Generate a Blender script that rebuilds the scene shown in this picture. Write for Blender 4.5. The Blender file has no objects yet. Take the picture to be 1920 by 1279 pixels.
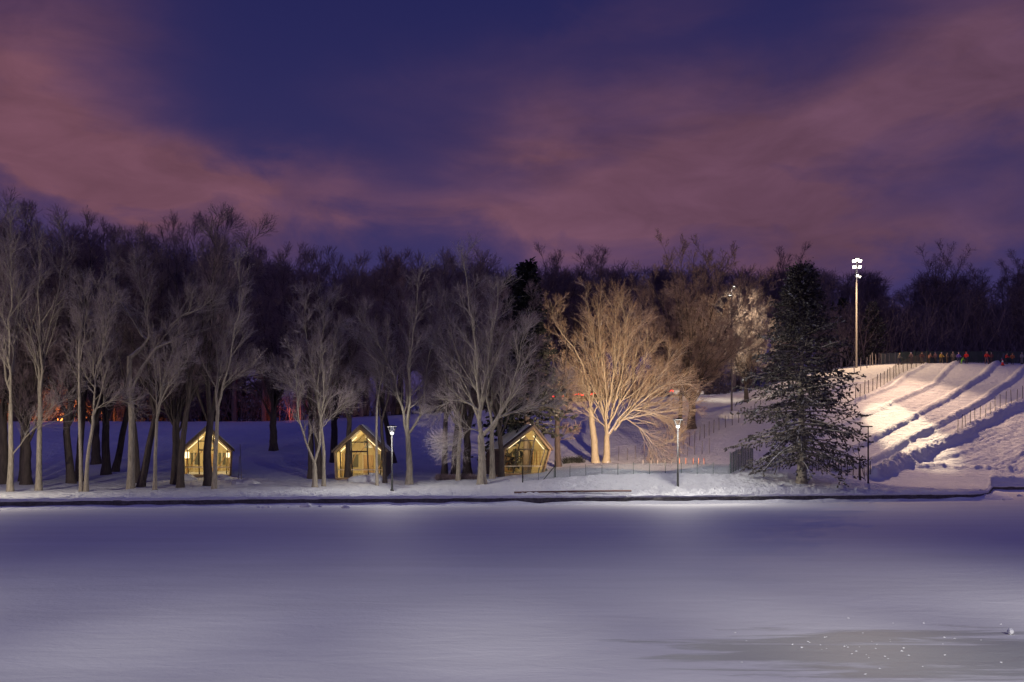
import bpy, math, random
import numpy as np
from mathutils import Vector, Matrix

R = math.radians
F = 1867.0; CX = 960.0; HY = 868.0; CAMZ = 3.0      # lens of the picture: 35 mm on a 36 mm sensor, 1920 px wide
scene = bpy.context.scene
COL = scene.collection
PI = math.pi

# ------------------------------------------------------------------ helpers
def link(o, parent=None):
    COL.objects.link(o)
    if parent is not None: o.parent = parent
    return o

def tag(o, label=None, cat=None, group=None, kind=None):
    if label: o['label'] = label
    if cat: o['category'] = cat
    if group: o['group'] = group
    if kind: o['kind'] = kind
    return o

def empty(name, loc=(0, 0, 0), rz=0, label=None, cat=None, group=None):
    o = bpy.data.objects.new(name, None); o.empty_display_size = .2
    o.location = loc; o.rotation_euler = (0, 0, rz)
    link(o); tag(o, label, cat, group)
    return o

def np_mesh(name, V, Fq, smooth=True, mats=(), fmat=None, tris=None):
    """mesh from numpy: V (n,3), Fq (m,4) quads, tris (k,3)"""
    me = bpy.data.meshes.new(name)
    V = np.asarray(V, np.float32); Fq = np.asarray(Fq, np.int32).reshape(-1, 4)
    T = np.asarray(tris, np.int32).reshape(-1, 3) if tris is not None else np.zeros((0, 3), np.int32)
    me.vertices.add(len(V)); me.vertices.foreach_set('co', V.ravel())
    nl = Fq.size + T.size
    me.loops.add(nl); me.loops.foreach_set('vertex_index', np.concatenate([Fq.ravel(), T.ravel()]))
    npoly = len(Fq) + len(T)
    me.polygons.add(npoly)
    st = np.concatenate([np.arange(len(Fq)) * 4, Fq.size + np.arange(len(T)) * 3]).astype(np.int32)
    me.polygons.foreach_set('loop_start', st)
    try:
        me.polygons.foreach_set('loop_total', np.concatenate([np.full(len(Fq), 4), np.full(len(T), 3)]).astype(np.int32))
    except Exception:
        pass
    for m in mats: me.materials.append(m)
    if fmat is not None: me.polygons.foreach_set('material_index', np.asarray(fmat, np.int32))
    me.polygons.foreach_set('use_smooth', np.full(npoly, smooth, bool))
    me.update(calc_edges=True); me.validate()
    return me

def mobj(name, me, parent=None, loc=None):
    o = bpy.data.objects.new(name, me)
    link(o, parent)
    if loc is not None: o.location = loc
    return o

class MB:
    """collects boxes, prisms, tubes, lathes and becomes ONE mesh"""
    def __init__(s): s.V = []; s.F = []
    def add(s, V, F_):
        b = len(s.V); s.V += [tuple(v) for v in V]; s.F += [tuple(i + b for i in f) for f in F_]; return s
    def box(s, c, d, rot=None):
        x, y, z = d[0] / 2, d[1] / 2, d[2] / 2
        P = [Vector((i * x, j * y, k * z)) for k in (-1, 1) for j in (-1, 1) for i in (-1, 1)]
        if rot is not None: P = [rot @ p for p in P]
        return s.add([p + Vector(c) for p in P], [(0, 2, 3, 1), (4, 5, 7, 6), (0, 1, 5, 4), (2, 6, 7, 3), (0, 4, 6, 2), (1, 3, 7, 5)])
    def prism(s, poly, y0, y1):
        """polygon in xz extruded along y"""
        n = len(poly)
        V = [(x, y0, z) for x, z in poly] + [(x, y1, z) for x, z in poly]
        return s.add(V, [tuple(range(n)), tuple(range(2 * n - 1, n - 1, -1))] + [(i, i + n, (i + 1) % n + n, (i + 1) % n) for i in range(n)])
    def tube(s, pts, r, n=8, cap=True):
        pts = [Vector(p) for p in pts]
        rr = r if isinstance(r, (list, tuple)) else [r] * len(pts)
        V = []
        for i, p in enumerate(pts):
            t = (pts[min(i + 1, len(pts) - 1)] - pts[max(i - 1, 0)]).normalized()
            a = Vector((0, 0, 1)) if abs(t.z) < .9 else Vector((1, 0, 0))
            u = t.cross(a).normalized(); w = t.cross(u)
            for k in range(n):
                an = 2 * PI * k / n
                V.append(p + (u * math.cos(an) + w * math.sin(an)) * rr[i])
        Fc = [(i * n + k, i * n + (k + 1) % n, (i + 1) * n + (k + 1) % n, (i + 1) * n + k) for i in range(len(pts) - 1) for k in range(n)]
        if cap: Fc += [tuple(range(n - 1, -1, -1)), tuple(range((len(pts) - 1) * n, len(pts) * n))]
        return s.add(V, Fc)
    def lathe(s, prof, n=16, c=(0, 0, 0)):
        V = [(c[0] + r * math.cos(2 * PI * k / n), c[1] + r * math.sin(2 * PI * k / n), c[2] + z) for r, z in prof for k in range(n)]
        Fc = [(i * n + k, i * n + (k + 1) % n, (i + 1) * n + (k + 1) % n, (i + 1) * n + k) for i in range(len(prof) - 1) for k in range(n)]
        Fc += [tuple(range(n - 1, -1, -1)), tuple(range((len(prof) - 1) * n, len(prof) * n))]
        return s.add(V, Fc)
    def blob(s, c, r, seed=0, rough=.2, nu=10, nv=7):
        rg = random.Random(seed); ph = [rg.uniform(0, 6.28) for _ in range(6)]
        V = []
        for j in range(nv + 1):
            th = PI * j / nv
            for i in range(nu):
                p = 2 * PI * i / nu
                k = 1 + rough * (math.sin(2 * p + ph[0] + 2 * th) + math.sin(3 * p + ph[1] - th) + math.sin(3 * th + ph[2] + p)) / 2
                V.append((c[0] + r[0] * k * math.sin(th) * math.cos(p), c[1] + r[1] * k * math.sin(th) * math.sin(p), c[2] + r[2] * k * math.cos(th)))
        return s.add(V, [(j * nu + i, j * nu + (i + 1) % nu, (j + 1) * nu + (i + 1) % nu, (j + 1) * nu + i) for j in range(nv) for i in range(nu)])
    def build(s, name, mat, parent=None, smooth=False, bevel=0, loc=None):
        me = bpy.data.meshes.new(name); me.from_pydata(s.V, [], s.F); me.update()
        me.materials.append(mat)
        if smooth: me.polygons.foreach_set('use_smooth', [True] * len(me.polygons))
        o = mobj(name, me, parent, loc)
        if bevel:
            b = o.modifiers.new('bevel', 'BEVEL'); b.width = bevel; b.segments = 2; b.limit_method = 'ANGLE'
        return o

# ------------------------------------------------------------------ materials
def mat(name):
    m = bpy.data.materials.new(name); m.use_nodes = True
    nt = m.node_tree; return m, nt, nt.nodes, nt.links, nt.nodes['Principled BSDF']

def ramp(nt, fac, stops):
    r = nt.nodes.new('ShaderNodeValToRGB')
    e = r.color_ramp.elements
    while len(e) < len(stops): e.new(.5)
    for k, (p, c) in enumerate(stops):
        e[k].position = p; e[k].color = (*c, 1)
    nt.links.new(fac, r.inputs[0]); return r.outputs[0]

def noise(nt, vec, scale, detail=4, rough=.55, dist=0):
    n = nt.nodes.new('ShaderNodeTexNoise'); n.inputs['Scale'].default_value = scale
    n.inputs['Detail'].default_value = detail; n.inputs['Roughness'].default_value = rough
    n.inputs['Distortion'].default_value = dist
    if vec is not None: nt.links.new(vec, n.inputs['Vector'])
    return n.outputs['Fac']

def mapping(nt, vec, loc=(0, 0, 0), rot=(0, 0, 0), sc=(1, 1, 1)):
    m = nt.nodes.new('ShaderNodeMapping')
    m.inputs['Location'].default_value = loc; m.inputs['Rotation'].default_value = rot; m.inputs['Scale'].default_value = sc
    nt.links.new(vec, m.inputs['Vector']); return m.outputs[0]

def mth(nt, op, a, b=None, c=None, clamp=False):
    m = nt.nodes.new('ShaderNodeMath'); m.operation = op; m.use_clamp = clamp
    for i, v in enumerate((a, b, c)):
        if v is None: continue
        if isinstance(v, (int, float)): m.inputs[i].default_value = v
        else: nt.links.new(v, m.inputs[i])
    return m.outputs[0]

def mixc(nt, f, a, b):
    m = nt.nodes.new('ShaderNodeMix'); m.data_type = 'RGBA'
    for s, v in ((m.inputs[0], f), (m.inputs[6], a), (m.inputs[7], b)):
        if isinstance(v, tuple): s.default_value = (*v, 1)
        elif isinstance(v, (int, float)): s.default_value = v
        else: nt.links.new(v, s)
    return m.outputs[2]

def bump(nt, bs, h, strength, dist, prev=None):
    b = nt.nodes.new('ShaderNodeBump'); b.inputs['Strength'].default_value = strength; b.inputs['Distance'].default_value = dist
    nt.links.new(h, b.inputs['Height'])
    if prev is not None: nt.links.new(prev, b.inputs['Normal'])
    nt.links.new(b.outputs[0], bs.inputs['Normal']); return b.outputs[0]

def texco(nt, which='Object'):
    for n in nt.nodes:
        if n.bl_idname == 'ShaderNodeTexCoord': return n.outputs[which]
    return nt.nodes.new('ShaderNodeTexCoord').outputs[which]

def simple(name, c, rough=.6, metal=0, var=.15, scale=6):
    m, nt, N, L, b = mat(name)
    n = noise(nt, texco(nt), scale, 4)
    lo = tuple(max(0, v * (1 - var)) for v in c); hi = tuple(min(1, v * (1 + var)) for v in c)
    L.new(ramp(nt, n, [(.3, lo), (.7, hi)]), b.inputs['Base Color'])
    b.inputs['Roughness'].default_value = rough; b.inputs['Metallic'].default_value = metal
    return m

def emis(name, c, s):
    m, nt, N, L, b = mat(name)
    b.inputs['Base Color'].default_value = (*[min(1, v * .8) for v in c], 1)
    b.inputs['Emission Color'].default_value = (*c, 1); b.inputs['Emission Strength'].default_value = s
    m.cycles.emission_sampling = 'NONE'
    return m

def snow_mat(name, tracks=None, lump=.5):
    m, nt, N, L, b = mat(name)
    co = texco(nt)
    big = noise(nt, co, .12, 5, .6)
    c = ramp(nt, big, [(.3, (.74, .76, .78)), (.7, (.84, .85, .86))])
    L.new(c, b.inputs['Base Color']); b.inputs['Roughness'].default_value = .75
    b.inputs['Specular IOR Level'].default_value = .25
    n1 = noise(nt, co, 1.3, 6, .62)
    p = bump(nt, b, n1, lump, .55)
    n2 = noise(nt, co, 4.5, 4, .65)
    p = bump(nt, b, n2, min(1, lump * 1.2), .16, p)
    if tracks:
        for rot, sx, sy, st, ds in tracks:
            v = mapping(nt, co, rot=(0, 0, rot), sc=(sx, sy, .15))
            n3 = noise(nt, v, 1.0, 4, .6, .15)
            p = bump(nt, b, n3, st, ds, p)
    return m

M = {}
M['snow'] = snow_mat('snow_ground', lump=.75)
M['hill'] = snow_mat('snow_hill', tracks=[(R(-45), .10, 6.5, .9, .2), (R(-40), .16, 2.4, .6, .2)], lump=.5)
M['drift'] = snow_mat('snow_drift', lump=.35)

def ice_mat():
    m, nt, N, L, b = mat('pond_ice')
    co = texco(nt)
    st = mapping(nt, co, rot=(0, 0, R(-5)), sc=(.09, .42, 1))
    s1 = noise(nt, st, 1.0, 6, .6, .3)
    st2 = mapping(nt, co, rot=(0, 0, R(9)), sc=(.35, 1.5, 1))
    s2 = noise(nt, st2, 1.0, 5, .65, .4)
    c = ramp(nt, s1, [(.3, (.66, .66, .67)), (.7, (.76, .76, .77))])
    c = mixc(nt, mth(nt, 'MULTIPLY', s2, .35), c, (.55, .55, .56))
    # wind-swept bare ice near the bank
    sep = N.new('ShaderNodeSeparateXYZ'); L.new(co, sep.inputs[0])
    dx = mth(nt, 'DIVIDE', mth(nt, 'SUBTRACT', sep.outputs[0], 6.6), 4.6)
    dy = mth(nt, 'DIVIDE', mth(nt, 'SUBTRACT', sep.outputs[1], 15.9), 2.3)
    d = mth(nt, 'ADD', mth(nt, 'MULTIPLY', dx, dx), mth(nt, 'MULTIPLY', dy, dy))
    w = noise(nt, mapping(nt, co, sc=(.35, 1.6, 1)), 1.0, 6, .65, .5)
    d = mth(nt, 'ADD', d, mth(nt, 'MULTIPLY', mth(nt, 'SUBTRACT', w, .5), 4.2))
    k = ramp(nt, d, [(.45, (1, 1, 1)), (1.0, (0, 0, 0))])
    sepk = N.new('ShaderNodeSeparateColor'); L.new(k, sepk.inputs[0])
    patch = mth(nt, 'MULTIPLY', sepk.outputs[0], .8)
    c = mixc(nt, patch, c, (.34, .355, .335))
    L.new(c, b.inputs['Base Color'])
    rr = mth(nt, 'SUBTRACT', .72, mth(nt, 'MULTIPLY', patch, .25)); L.new(rr, b.inputs['Roughness'])
    b.inputs['Specular IOR Level'].default_value = .12
    p = bump(nt, b, s2, .22, .05)
    n2 = noise(nt, co, 9, 4, .6)
    p = bump(nt, b, n2, .3, .025, p)
    n4 = noise(nt, mapping(nt, co, rot=(0, 0, R(20)), sc=(.7, 1.3, 1)), 1.0, 5, .6, .6)
    bump(nt, b, n4, .35, .10, p)
    return m
M['ice'] = ice_mat()

def bark_mat(name, lo, hi, snow=.5, thr=.55):
    m, nt, N, L, b = mat(name)
    co = texco(nt)
    v = mapping(nt, co, sc=(5, 5, .9))
    n = noise(nt, v, 2.2, 6, .65)
    c = ramp(nt, n, [(.3, lo), (.7, hi)])
    if snow:
        g = N.new('ShaderNodeNewGeometry')
        sp = N.new('ShaderNodeSeparateXYZ'); L.new(g.outputs['Normal'], sp.inputs[0])
        n3 = noise(nt, co, 1.1, 3, .5)
        up = mth(nt, 'ADD', sp.outputs[2], mth(nt, 'MULTIPLY', mth(nt, 'SUBTRACT', n3, .5), 1.4))
        mr = N.new('ShaderNodeMapRange'); mr.inputs['From Min'].default_value = thr; mr.inputs['From Max'].default_value = thr + .2
        L.new(up, mr.inputs['Value'])
        c = mixc(nt, mth(nt, 'MULTIPLY', mr.outputs[0], snow), c, (.8, .81, .83))
    L.new(c, b.inputs['Base Color']); b.inputs['Roughness'].default_value = .85
    bump(nt, b, n, .6, .03)
    return m
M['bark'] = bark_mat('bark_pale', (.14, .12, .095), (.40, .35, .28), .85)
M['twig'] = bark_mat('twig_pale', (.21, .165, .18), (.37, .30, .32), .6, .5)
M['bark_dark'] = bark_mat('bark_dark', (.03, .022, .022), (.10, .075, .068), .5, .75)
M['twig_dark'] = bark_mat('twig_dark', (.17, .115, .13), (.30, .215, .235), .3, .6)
M['twig_brown'] = bark_mat('twig_brown', (.2, .145, .12), (.34, .25, .2), .4, .5)
M['forest'] = bark_mat('forest_bark', (.085, .065, .09), (.18, .135, .18), 0)
M['bark_gold'] = bark_mat('bark_lit_gold', (.26, .22, .15), (.46, .40, .29), .95, .4)  # paler, warmer bark copy with golden lamplight in its colour; snow on top sides
M['twig_gold'] = bark_mat('twig_lit_gold', (.24, .17, .11), (.40, .29, .19), .7, .45)  # twigs of the lit tree, golden light put into their colour, plus snow

def needle_mat(name, lo, hi, sn):
    m, nt, N, L, b = mat(name)
    n = noise(nt, texco(nt), .9, 4, .6)
    c = ramp(nt, n, [(.3, lo), (.7, hi)])
    if sn:
        g = N.new('ShaderNodeNewGeometry')
        n3 = noise(nt, texco(nt), 1.6, 3, .6)
        mr = N.new('ShaderNodeMapRange'); mr.inputs['From Min'].default_value = .56; mr.inputs['From Max'].default_value = .66
        L.new(n3, mr.inputs['Value'])
        c = mixc(nt, mth(nt, 'MULTIPLY', mr.outputs[0], sn), c, (.55, .58, .6))
    L.new(c, b.inputs['Base Color']); b.inputs['Roughness'].default_value = .8
    return m
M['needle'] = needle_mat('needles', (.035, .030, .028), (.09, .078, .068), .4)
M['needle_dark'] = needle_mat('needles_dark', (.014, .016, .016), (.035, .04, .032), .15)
M['needle_lit'] = needle_mat('needles_lit', (.05, .055, .04), (.14, .14, .11), .55)  # paler needle copy: lamplight from above put into the colour, with snow patches
M['stone'] = simple('kerb_stone', (.11, .10, .10), .9, 0, .45, 5)
M['metal'] = simple('dark_metal', (.008, .008, .009), .9, 0)
M['mast'] = simple('galvanised_steel', (.13, .12, .13), .6, .1)
M['post'] = simple('weathered_post', (.07, .055, .05), .8)
M['post_pale'] = simple('pale_post', (.42, .37, .33), .8)
M['post_green'] = simple('green_post', (.02, .06, .045), .6)
M['orange'] = simple('orange_plastic', (.75, .30, .14), .5)
M['red'] = simple('red_plastic', (.75, .03, .02), .5)
M['white'] = simple('white_paint', (.78, .78, .78), .5)

def wood_mat(name, lo, hi):
    m, nt, N, L, b = mat(name)
    co = texco(nt)
    v = mapping(nt, co, sc=(7, 7, .7))
    n = noise(nt, v, 2, 5, .6)
    w = N.new('ShaderNodeTexWave'); w.inputs['Scale'].default_value = 2.6; w.inputs['Distortion'].default_value = .2
    w.bands_direction = 'X'; L.new(co, w.inputs[0])
    c = ramp(nt, n, [(.3, lo), (.7, hi)])
    k = ramp(nt, w.outputs['Fac'], [(.0, (.45, .45, .45)), (.12, (1, 1, 1))])
    mx = N.new('ShaderNodeMix'); mx.data_type = 'RGBA'; mx.blend_type = 'MULTIPLY'; mx.inputs[0].default_value = .8
    L.new(c, mx.inputs[6]); L.new(k, mx.inputs[7])
    L.new(mx.outputs[2], b.inputs['Base Color']); b.inputs['Roughness'].default_value = .65
    bump(nt, b, w.outputs['Fac'], .3, .02)
    return m
M['wood'] = wood_mat('cedar_boards', (.26, .16, .08), (.44, .29, .155))
M['wood_in'] = wood_mat('pale_plywood', (.46, .37, .20), (.62, .51, .30))
M['wood_dark'] = wood_mat('stained_boards', (.05, .035, .03), (.10, .07, .06))
M['roof'] = wood_mat('roof_boards', (.12, .085, .07), (.2, .15, .12))
M['mullion'] = simple('mullion_brown', (.035, .018, .012), .5)
M['rail'] = simple('pale_rail', (.75, .66, .5), .5)
M['lampglow'] = emis('lamp_panel', (1, .82, .5), 2.2)
M['strip'] = emis('light_strip', (1, .84, .52), 1.8)
M['lens'] = emis('floodlight_lens', (1, .92, .78), 25)
M['lens_small'] = emis('street_lamp_lens', (1, .97, .92), 7)
M['tail'] = emis('tail_lamp', (1, .02, .015), 3)
M['sodium'] = emis('sodium_globe', (1, .32, .05), 6)

def glass_mat():
    m = bpy.data.materials.new('window_glass'); m.use_nodes = True
    nt = m.node_tree; N = nt.nodes; L = nt.links; N.clear()
    o = N.new('ShaderNodeOutputMaterial'); mx = N.new('ShaderNodeMixShader')
    t = N.new('ShaderNodeBsdfTransparent'); t.inputs[0].default_value = (.93, .94, .93, 1)
    g = N.new('ShaderNodeBsdfGlossy'); g.inputs['Roughness'].default_value = .06
    f = N.new('ShaderNodeFresnel'); f.inputs[0].default_value = 1.35
    L.new(f.outputs[0], mx.inputs[0]); L.new(t.outputs[0], mx.inputs[1]); L.new(g.outputs[0], mx.inputs[2]); L.new(mx.outputs[0], o.inputs[0])
    return m
M['glass'] = glass_mat()
M['night_glass'] = simple('night_window', (.10, .10, .08), .2)

def net_mat(name, col, cover):
    """knotted plastic mesh: strands opaque, holes open, on a real lattice in metres"""
    m = bpy.data.materials.new(name); m.use_nodes = True
    nt = m.node_tree; N = nt.nodes; L = nt.links; b = N['Principled BSDF']; o = N['Material Output']
    uv = N.new('ShaderNodeUVMap'); sp = N.new('ShaderNodeSeparateXYZ'); L.new(uv.outputs[0], sp.inputs[0])
    a = mth(nt, 'LESS_THAN', mth(nt, 'FRACT', mth(nt, 'MULTIPLY', sp.outputs[0], 14)), cover)
    c = mth(nt, 'LESS_THAN', mth(nt, 'FRACT', mth(nt, 'MULTIPLY', sp.outputs[1], 14)), cover)
    k = mth(nt, 'MAXIMUM', a, c)
    b.inputs['Base Color'].default_value = (*col, 1); b.inputs['Roughness'].default_value = .6
    t = N.new('ShaderNodeBsdfTransparent'); mx = N.new('ShaderNodeMixShader')
    L.new(k, mx.inputs[0]); L.new(t.outputs[0], mx.inputs[1]); L.new(b.outputs[0], mx.inputs[2]); L.new(mx.outputs[0], o.inputs[0])
    return m
M['net'] = net_mat('green_netting', (.10, .15, .13), .13)
M['net_thick'] = net_mat('dense_netting', (.05, .075, .065), .42)
M['net_grey'] = net_mat('grey_netting', (.17, .2, .17), .5)
M['net_rust'] = net_mat('brown_netting', (.2, .15, .12), .16)

# ------------------------------------------------------------------ terrain
DR = np.array([60, 66, 70, 74, 78, 82, 86, 92, 100, 110, 125, 140, 150, 156, 170, 200, 300.])
PXC = np.array([-350, 0, 500, 800, 900, 980, 1050, 1138, 1270, 1400, 1503, 1560, 1600, 1640, 1700, 1750, 1920, 2300.])
ZT = np.array([
    [.45, .55, .62, .70, .82, 1.0, 1.25, 1.7, 2.4, 3.8, 6.0, 8.2, 9.2, 9.4, 9.8, 11, 22],       # -350
    [.45, .55, .62, .70, .82, 1.0, 1.25, 1.7, 2.4, 3.8, 6.0, 8.2, 9.2, 9.4, 9.8, 11, 22],
    [.45, .55, .62, .70, .82, 1.0, 1.25, 1.7, 2.4, 3.8, 6.2, 8.4, 9.2, 9.4, 9.8, 11, 22],
    [.45, .55, .62, .72, .88, 1.1, 1.35, 1.8, 2.4, 3.8, 6.4, 9.0, 10.3, 10.6, 11, 12, 22],
    [.45, .55, .62, .75, 1.0, 1.25, 1.5, 1.85, 2.4, 3.8, 6.5, 9.4, 11., 11.3, 11.6, 13, 22],
    [.45, .55, .62, .80, 1.25, 1.65, 1.85, 1.85, 2.4, 3.9, 6.8, 9.8, 11.6, 11.9, 12.2, 13, 24],
    [.45, .55, .62, .85, 1.5, 2.2, 2.5, 2.1, 2.5, 4.0, 7.0, 10.3, 12.2, 12.4, 12.8, 14, 26],
    [.45, .55, .62, .85, 1.6, 2.5, 2.95, 2.6, 2.7, 4.1, 7.2, 10.6, 12.5, 12.8, 13.2, 15, 28],
    [.45, .55, .62, .85, 1.6, 2.6, 3.05, 2.7, 2.9, 4.3, 7.6, 11.2, 12.9, 13.2, 14, 17, 30],
    [.45, .55, .62, .80, 1.4, 2.3, 2.75, 2.4, 2.7, 4.6, 8.2, 11.8, 13.5, 14, 15, 18, 31],
    [.45, .55, .60, .72, 1.1, 1.5, 2.2, 2.0, 2.1, 4.8, 9.2, 13.6, 16.0, 16.6, 17.5, 20, 32],
    [.45, .55, .60, .70, .95, 1.3, 1.95, 1.5, 1.7, 4.6, 9.4, 14.2, 16.9, 17.6, 18.5, 21, 32],
    [.45, .55, .60, .68, .85, 1.15, 1.6, 1.2, 1.4, 4.2, 9.2, 14.3, 17.3, 18.1, 19, 22, 33],
    [.45, .55, .60, .66, .78, 1.0, 1.25, .9, 1.0, 3.6, 8.8, 14.2, 17.7, 18.4, 19.5, 22, 33],
    [.45, .55, .60, .64, .70, .80, .85, .75, .8, 3.1, 8.6, 14.2, 17.9, 18.6, 19.5, 22, 33],
    [.45, .55, .60, .62, .65, .72, .70, .66, .75, 2.7, 8.4, 14.2, 18.0, 18.6, 19.5, 22, 33],
    [.45, .55, .60, .60, .62, .66, .64, .62, .66, 2.2, 7.4, 13.6, 17.9, 18.6, 19.5, 22, 33],
    [.45, .55, .60, .60, .62, .66, .64, .62, .66, 2.0, 7.0, 13.3, 17.9, 18.6, 19.5, 22, 33]])

def dk(px):
    """distance of the pond edge along each sight line"""
    px = np.asarray(px, float)
    return np.interp(px, [-350, 0, 500, 960, 1400, 1820, 1838, 1850, 1860, 2300], [60, 64.5, 69, 71.5, 75, 80, 81, 84, 104, 105])

GPX = np.arange(-350, 2301, 3.0)
GD = np.concatenate([np.arange(60, 90, .25), np.arange(90, 158, .3), np.arange(158, 200, 2.), np.arange(200, 301, 8.)])

def lin_grid():
    tmp = np.stack([np.interp(GD, DR, ZT[i]) for i in range(len(PXC))])            # (P, D)
    out = np.stack([np.interp(GPX, PXC, tmp[:, j]) for j in range(len(GD))], 1)     # (px, D)
    def blur(a, n, ax):
        k = np.ones(n) / n
        a = np.moveaxis(a, ax, -1)
        pad = np.pad(a, [(0, 0), (n // 2, n // 2)], mode='edge')
        o = np.stack([np.convolve(r, k, 'valid') for r in pad]); return np.moveaxis(o, -1, ax)
    for _ in range(2):
        out = blur(out, 21, 0); out = blur(out, 11, 1)
    return out
GZ = lin_grid()

def vnoise(x, y, seed=0):
    xi = np.floor(x).astype(np.int64); yi = np.floor(y).astype(np.int64); fx = x - xi; fy = y - yi
    def h(a, b):
        n = (a * 374761393 + b * 668265263 + seed * 1442695041) & 0xffffffff
        n = ((n ^ (n >> 13)) * 1274126177) & 0xffffffff
        return ((n ^ (n >> 16)) & 0xffff) / 65535.0
    u = fx * fx * (3 - 2 * fx); v = fy * fy * (3 - 2 * fy)
    return (h(xi, yi) * (1 - u) + h(xi + 1, yi) * u) * (1 - v) + (h(xi, yi + 1) * (1 - u) + h(xi + 1, yi + 1) * u) * v - .5
def fbm(x, y, s, o=4, seed=0):
    r = 0; a = 1
    for k in range(o):
        r = r + a * vnoise(x * s, y * s, seed + k); s *= 2.03; a *= .5
    return r

def ground0(px, D):
    """height of the ground along sight column px at distance D"""
    i = np.clip((px - GPX[0]) / 3.0, 0, len(GPX) - 1.001); i0 = int(i); fi = i - i0
    j = np.interp(D, GD, np.arange(len(GD))); j = min(j, len(GD) - 1.001); j0 = int(j); fj = j - j0
    g = GZ
    return float((g[i0, j0] * (1 - fj) + g[i0, j0 + 1] * fj) * (1 - fi) + (g[i0 + 1, j0] * (1 - fj) + g[i0 + 1, j0 + 1] * fj) * fi)

def hit(px, py, Dmin=None):
    """first point of the ground seen at this place of the picture"""
    D = max(float(dk(px)) + .1, Dmin or 0)
    for _ in range(3000):
        z = ground0(px, D)
        if HY - (z - CAMZ) * F / D <= py: break
        D += .1
        if D > 155: break
    return ((px - CX) * D / F, D, ground0(px, D))
def at(px, py, D): return Vector(((px - CX) * D / F, D, CAMZ + (HY - py) * D / F))
def gz(x, y): return ground0(CX + F * x / y, y)

BERMS = [  # picture traces of the ridges between the sled lanes, height, width
    ([(1737, 685), (1696, 707), (1670, 729), (1628, 744), (1599, 753), (1560, 775)], .30, .34),
    ([(1808, 680), (1774, 697), (1750, 722), (1677, 756), (1619, 780), (1560, 806), (1500, 832)], .34, .38),
    ([(1871, 682), (1844, 705), (1813, 724), (1774, 748), (1735, 770), (1677, 802), (1631, 826), (1561, 859), (1512, 879)], .44, .42),
    ([(1925, 686), (1895, 715), (1871, 729), (1847, 748), (1798, 775), (1750, 802), (1701, 826), (1653, 855), (1604, 874), (1565, 885)], .44, .45),
    ([(2010, 710), (1960, 735), (1920, 756), (1871, 777), (1822, 804), (1786, 826), (1735, 848), (1689, 868), (1672, 880), (1638, 896)], .7, .75),
]
BW = []
for tr, h, w in BERMS:
    BW.append(([hit(a, b, 96) for a, b in tr], h, w))

PXg, Dg = np.meshgrid(GPX, GD, indexing='ij')
Xg = (PXg - CX) * Dg / F; Yg = Dg.copy()
def berm_add(X, Y, px):
    out = np.zeros_like(X)
    for bi, (pts, h, w) in enumerate(BW):
        best = np.full(X.shape, 1e9); side = np.zeros_like(X)
        P = [np.array(p[:2]) for p in pts]
        for a, b in zip(P[:-1], P[1:]):
            d = b - a; L2 = d @ d
            t = np.clip(((X - a[0]) * d[0] + (Y - a[1]) * d[1]) / L2, 0, 1)
            ex = X - a[0] - t * d[0]; ey = Y - a[1] - t * d[1]
            dd = np.hypot(ex, ey)
            s = np.sign(d[0] * (Y - a[1]) - d[1] * (X - a[0]))
            m = dd < best; best = np.where(m, dd, best); side = np.where(m, s, side)
        wob = fbm(X, Y, .45, 4, 11 + bi)
        q = best / (w * (1 + .35 * vnoise(X * .25, Y * .25, 40 + bi)))
        prof = np.exp(-np.abs(q) ** 3.2)
        hh = h * .85 * (1 + .22 * wob)
        low = np.clip((116 - Y) / 8, 0, 1)
        chunk = np.abs(fbm(X, Y, 3.0 if bi < 4 else 1.5, 3, 70 + bi)) * (.32 if bi < 4 else .5 + .9 * low) * prof
        out = np.maximum(out, hh * prof + chunk)
    return out
Z = GZ.copy()
sub = PXg > 1420
bz = np.zeros_like(Z); i0 = int(np.argmax(GPX > 1420))
bz[i0:, :] = berm_add(Xg[i0:, :], Yg[i0:, :], PXg[i0:, :])
bz[Dg < 94] = 0
Z = Z + bz
# gentle undulation and trampled snow
Z += fbm(Xg, Yg, .12, 3, 5) * .22 * np.clip((Dg - 72) / 20, 0, 1)
near = np.clip(1 - (Dg - dk(PXg) - 1) / 14, 0, 1)
Z += (fbm(Xg, Yg, .8, 4, 3) * .16 + np.abs(fbm(Xg, Yg, 1.7, 3, 9)) * .32) * near
Z += fbm(Xg, Yg, .7, 3, 8) * np.where(PXg > 1480, .05, .10)
# caterpillar tracks in the lower field beyond the snow bank
trk = np.clip((PXg - 1690) / 60, 0, 1) * np.clip((Dg - 106) / 4, 0, 1) * np.clip((132 - Dg) / 10, 0, 1)
ang = R(62) + .25 * fbm(Xg, Yg, .03, 2, 33)
uu = Xg * np.sin(ang) - Yg * np.cos(ang); vv_ = Xg * np.cos(ang) + Yg * np.sin(ang)
Z += trk * 1.7 * (.16 * fbm(uu * 1.5, vv_ * .09, 1.0, 4, 31) + .10 * fbm(uu * .5 + vv_ * .5, vv_ * .12 - uu * .1, 1.0, 3, 35))
# row of scraped-up lumps along the foot of the slope
foot = np.exp(-((Dg - 109.0) / .9) ** 2) * np.clip((PXg - 1660) / 60, 0, 1)
Z += foot * (.12 + np.abs(fbm(Xg, Yg, 1.4, 3, 51)) * .6)

Dkg = dk(PXg)
s = Dg - Dkg
edge = np.clip(s / .8, 0, 1)
Zt = np.where(s < .8, .60 + (Z - .60) * edge, Z)

# near rows follow the pond edge: replace rows before the edge
cols = len(GPX); rows = len(GD)
V = np.stack([Xg, Yg, Zt], -1)
keep = s > 0
V_s = V.reshape(-1, 3).copy()
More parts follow.
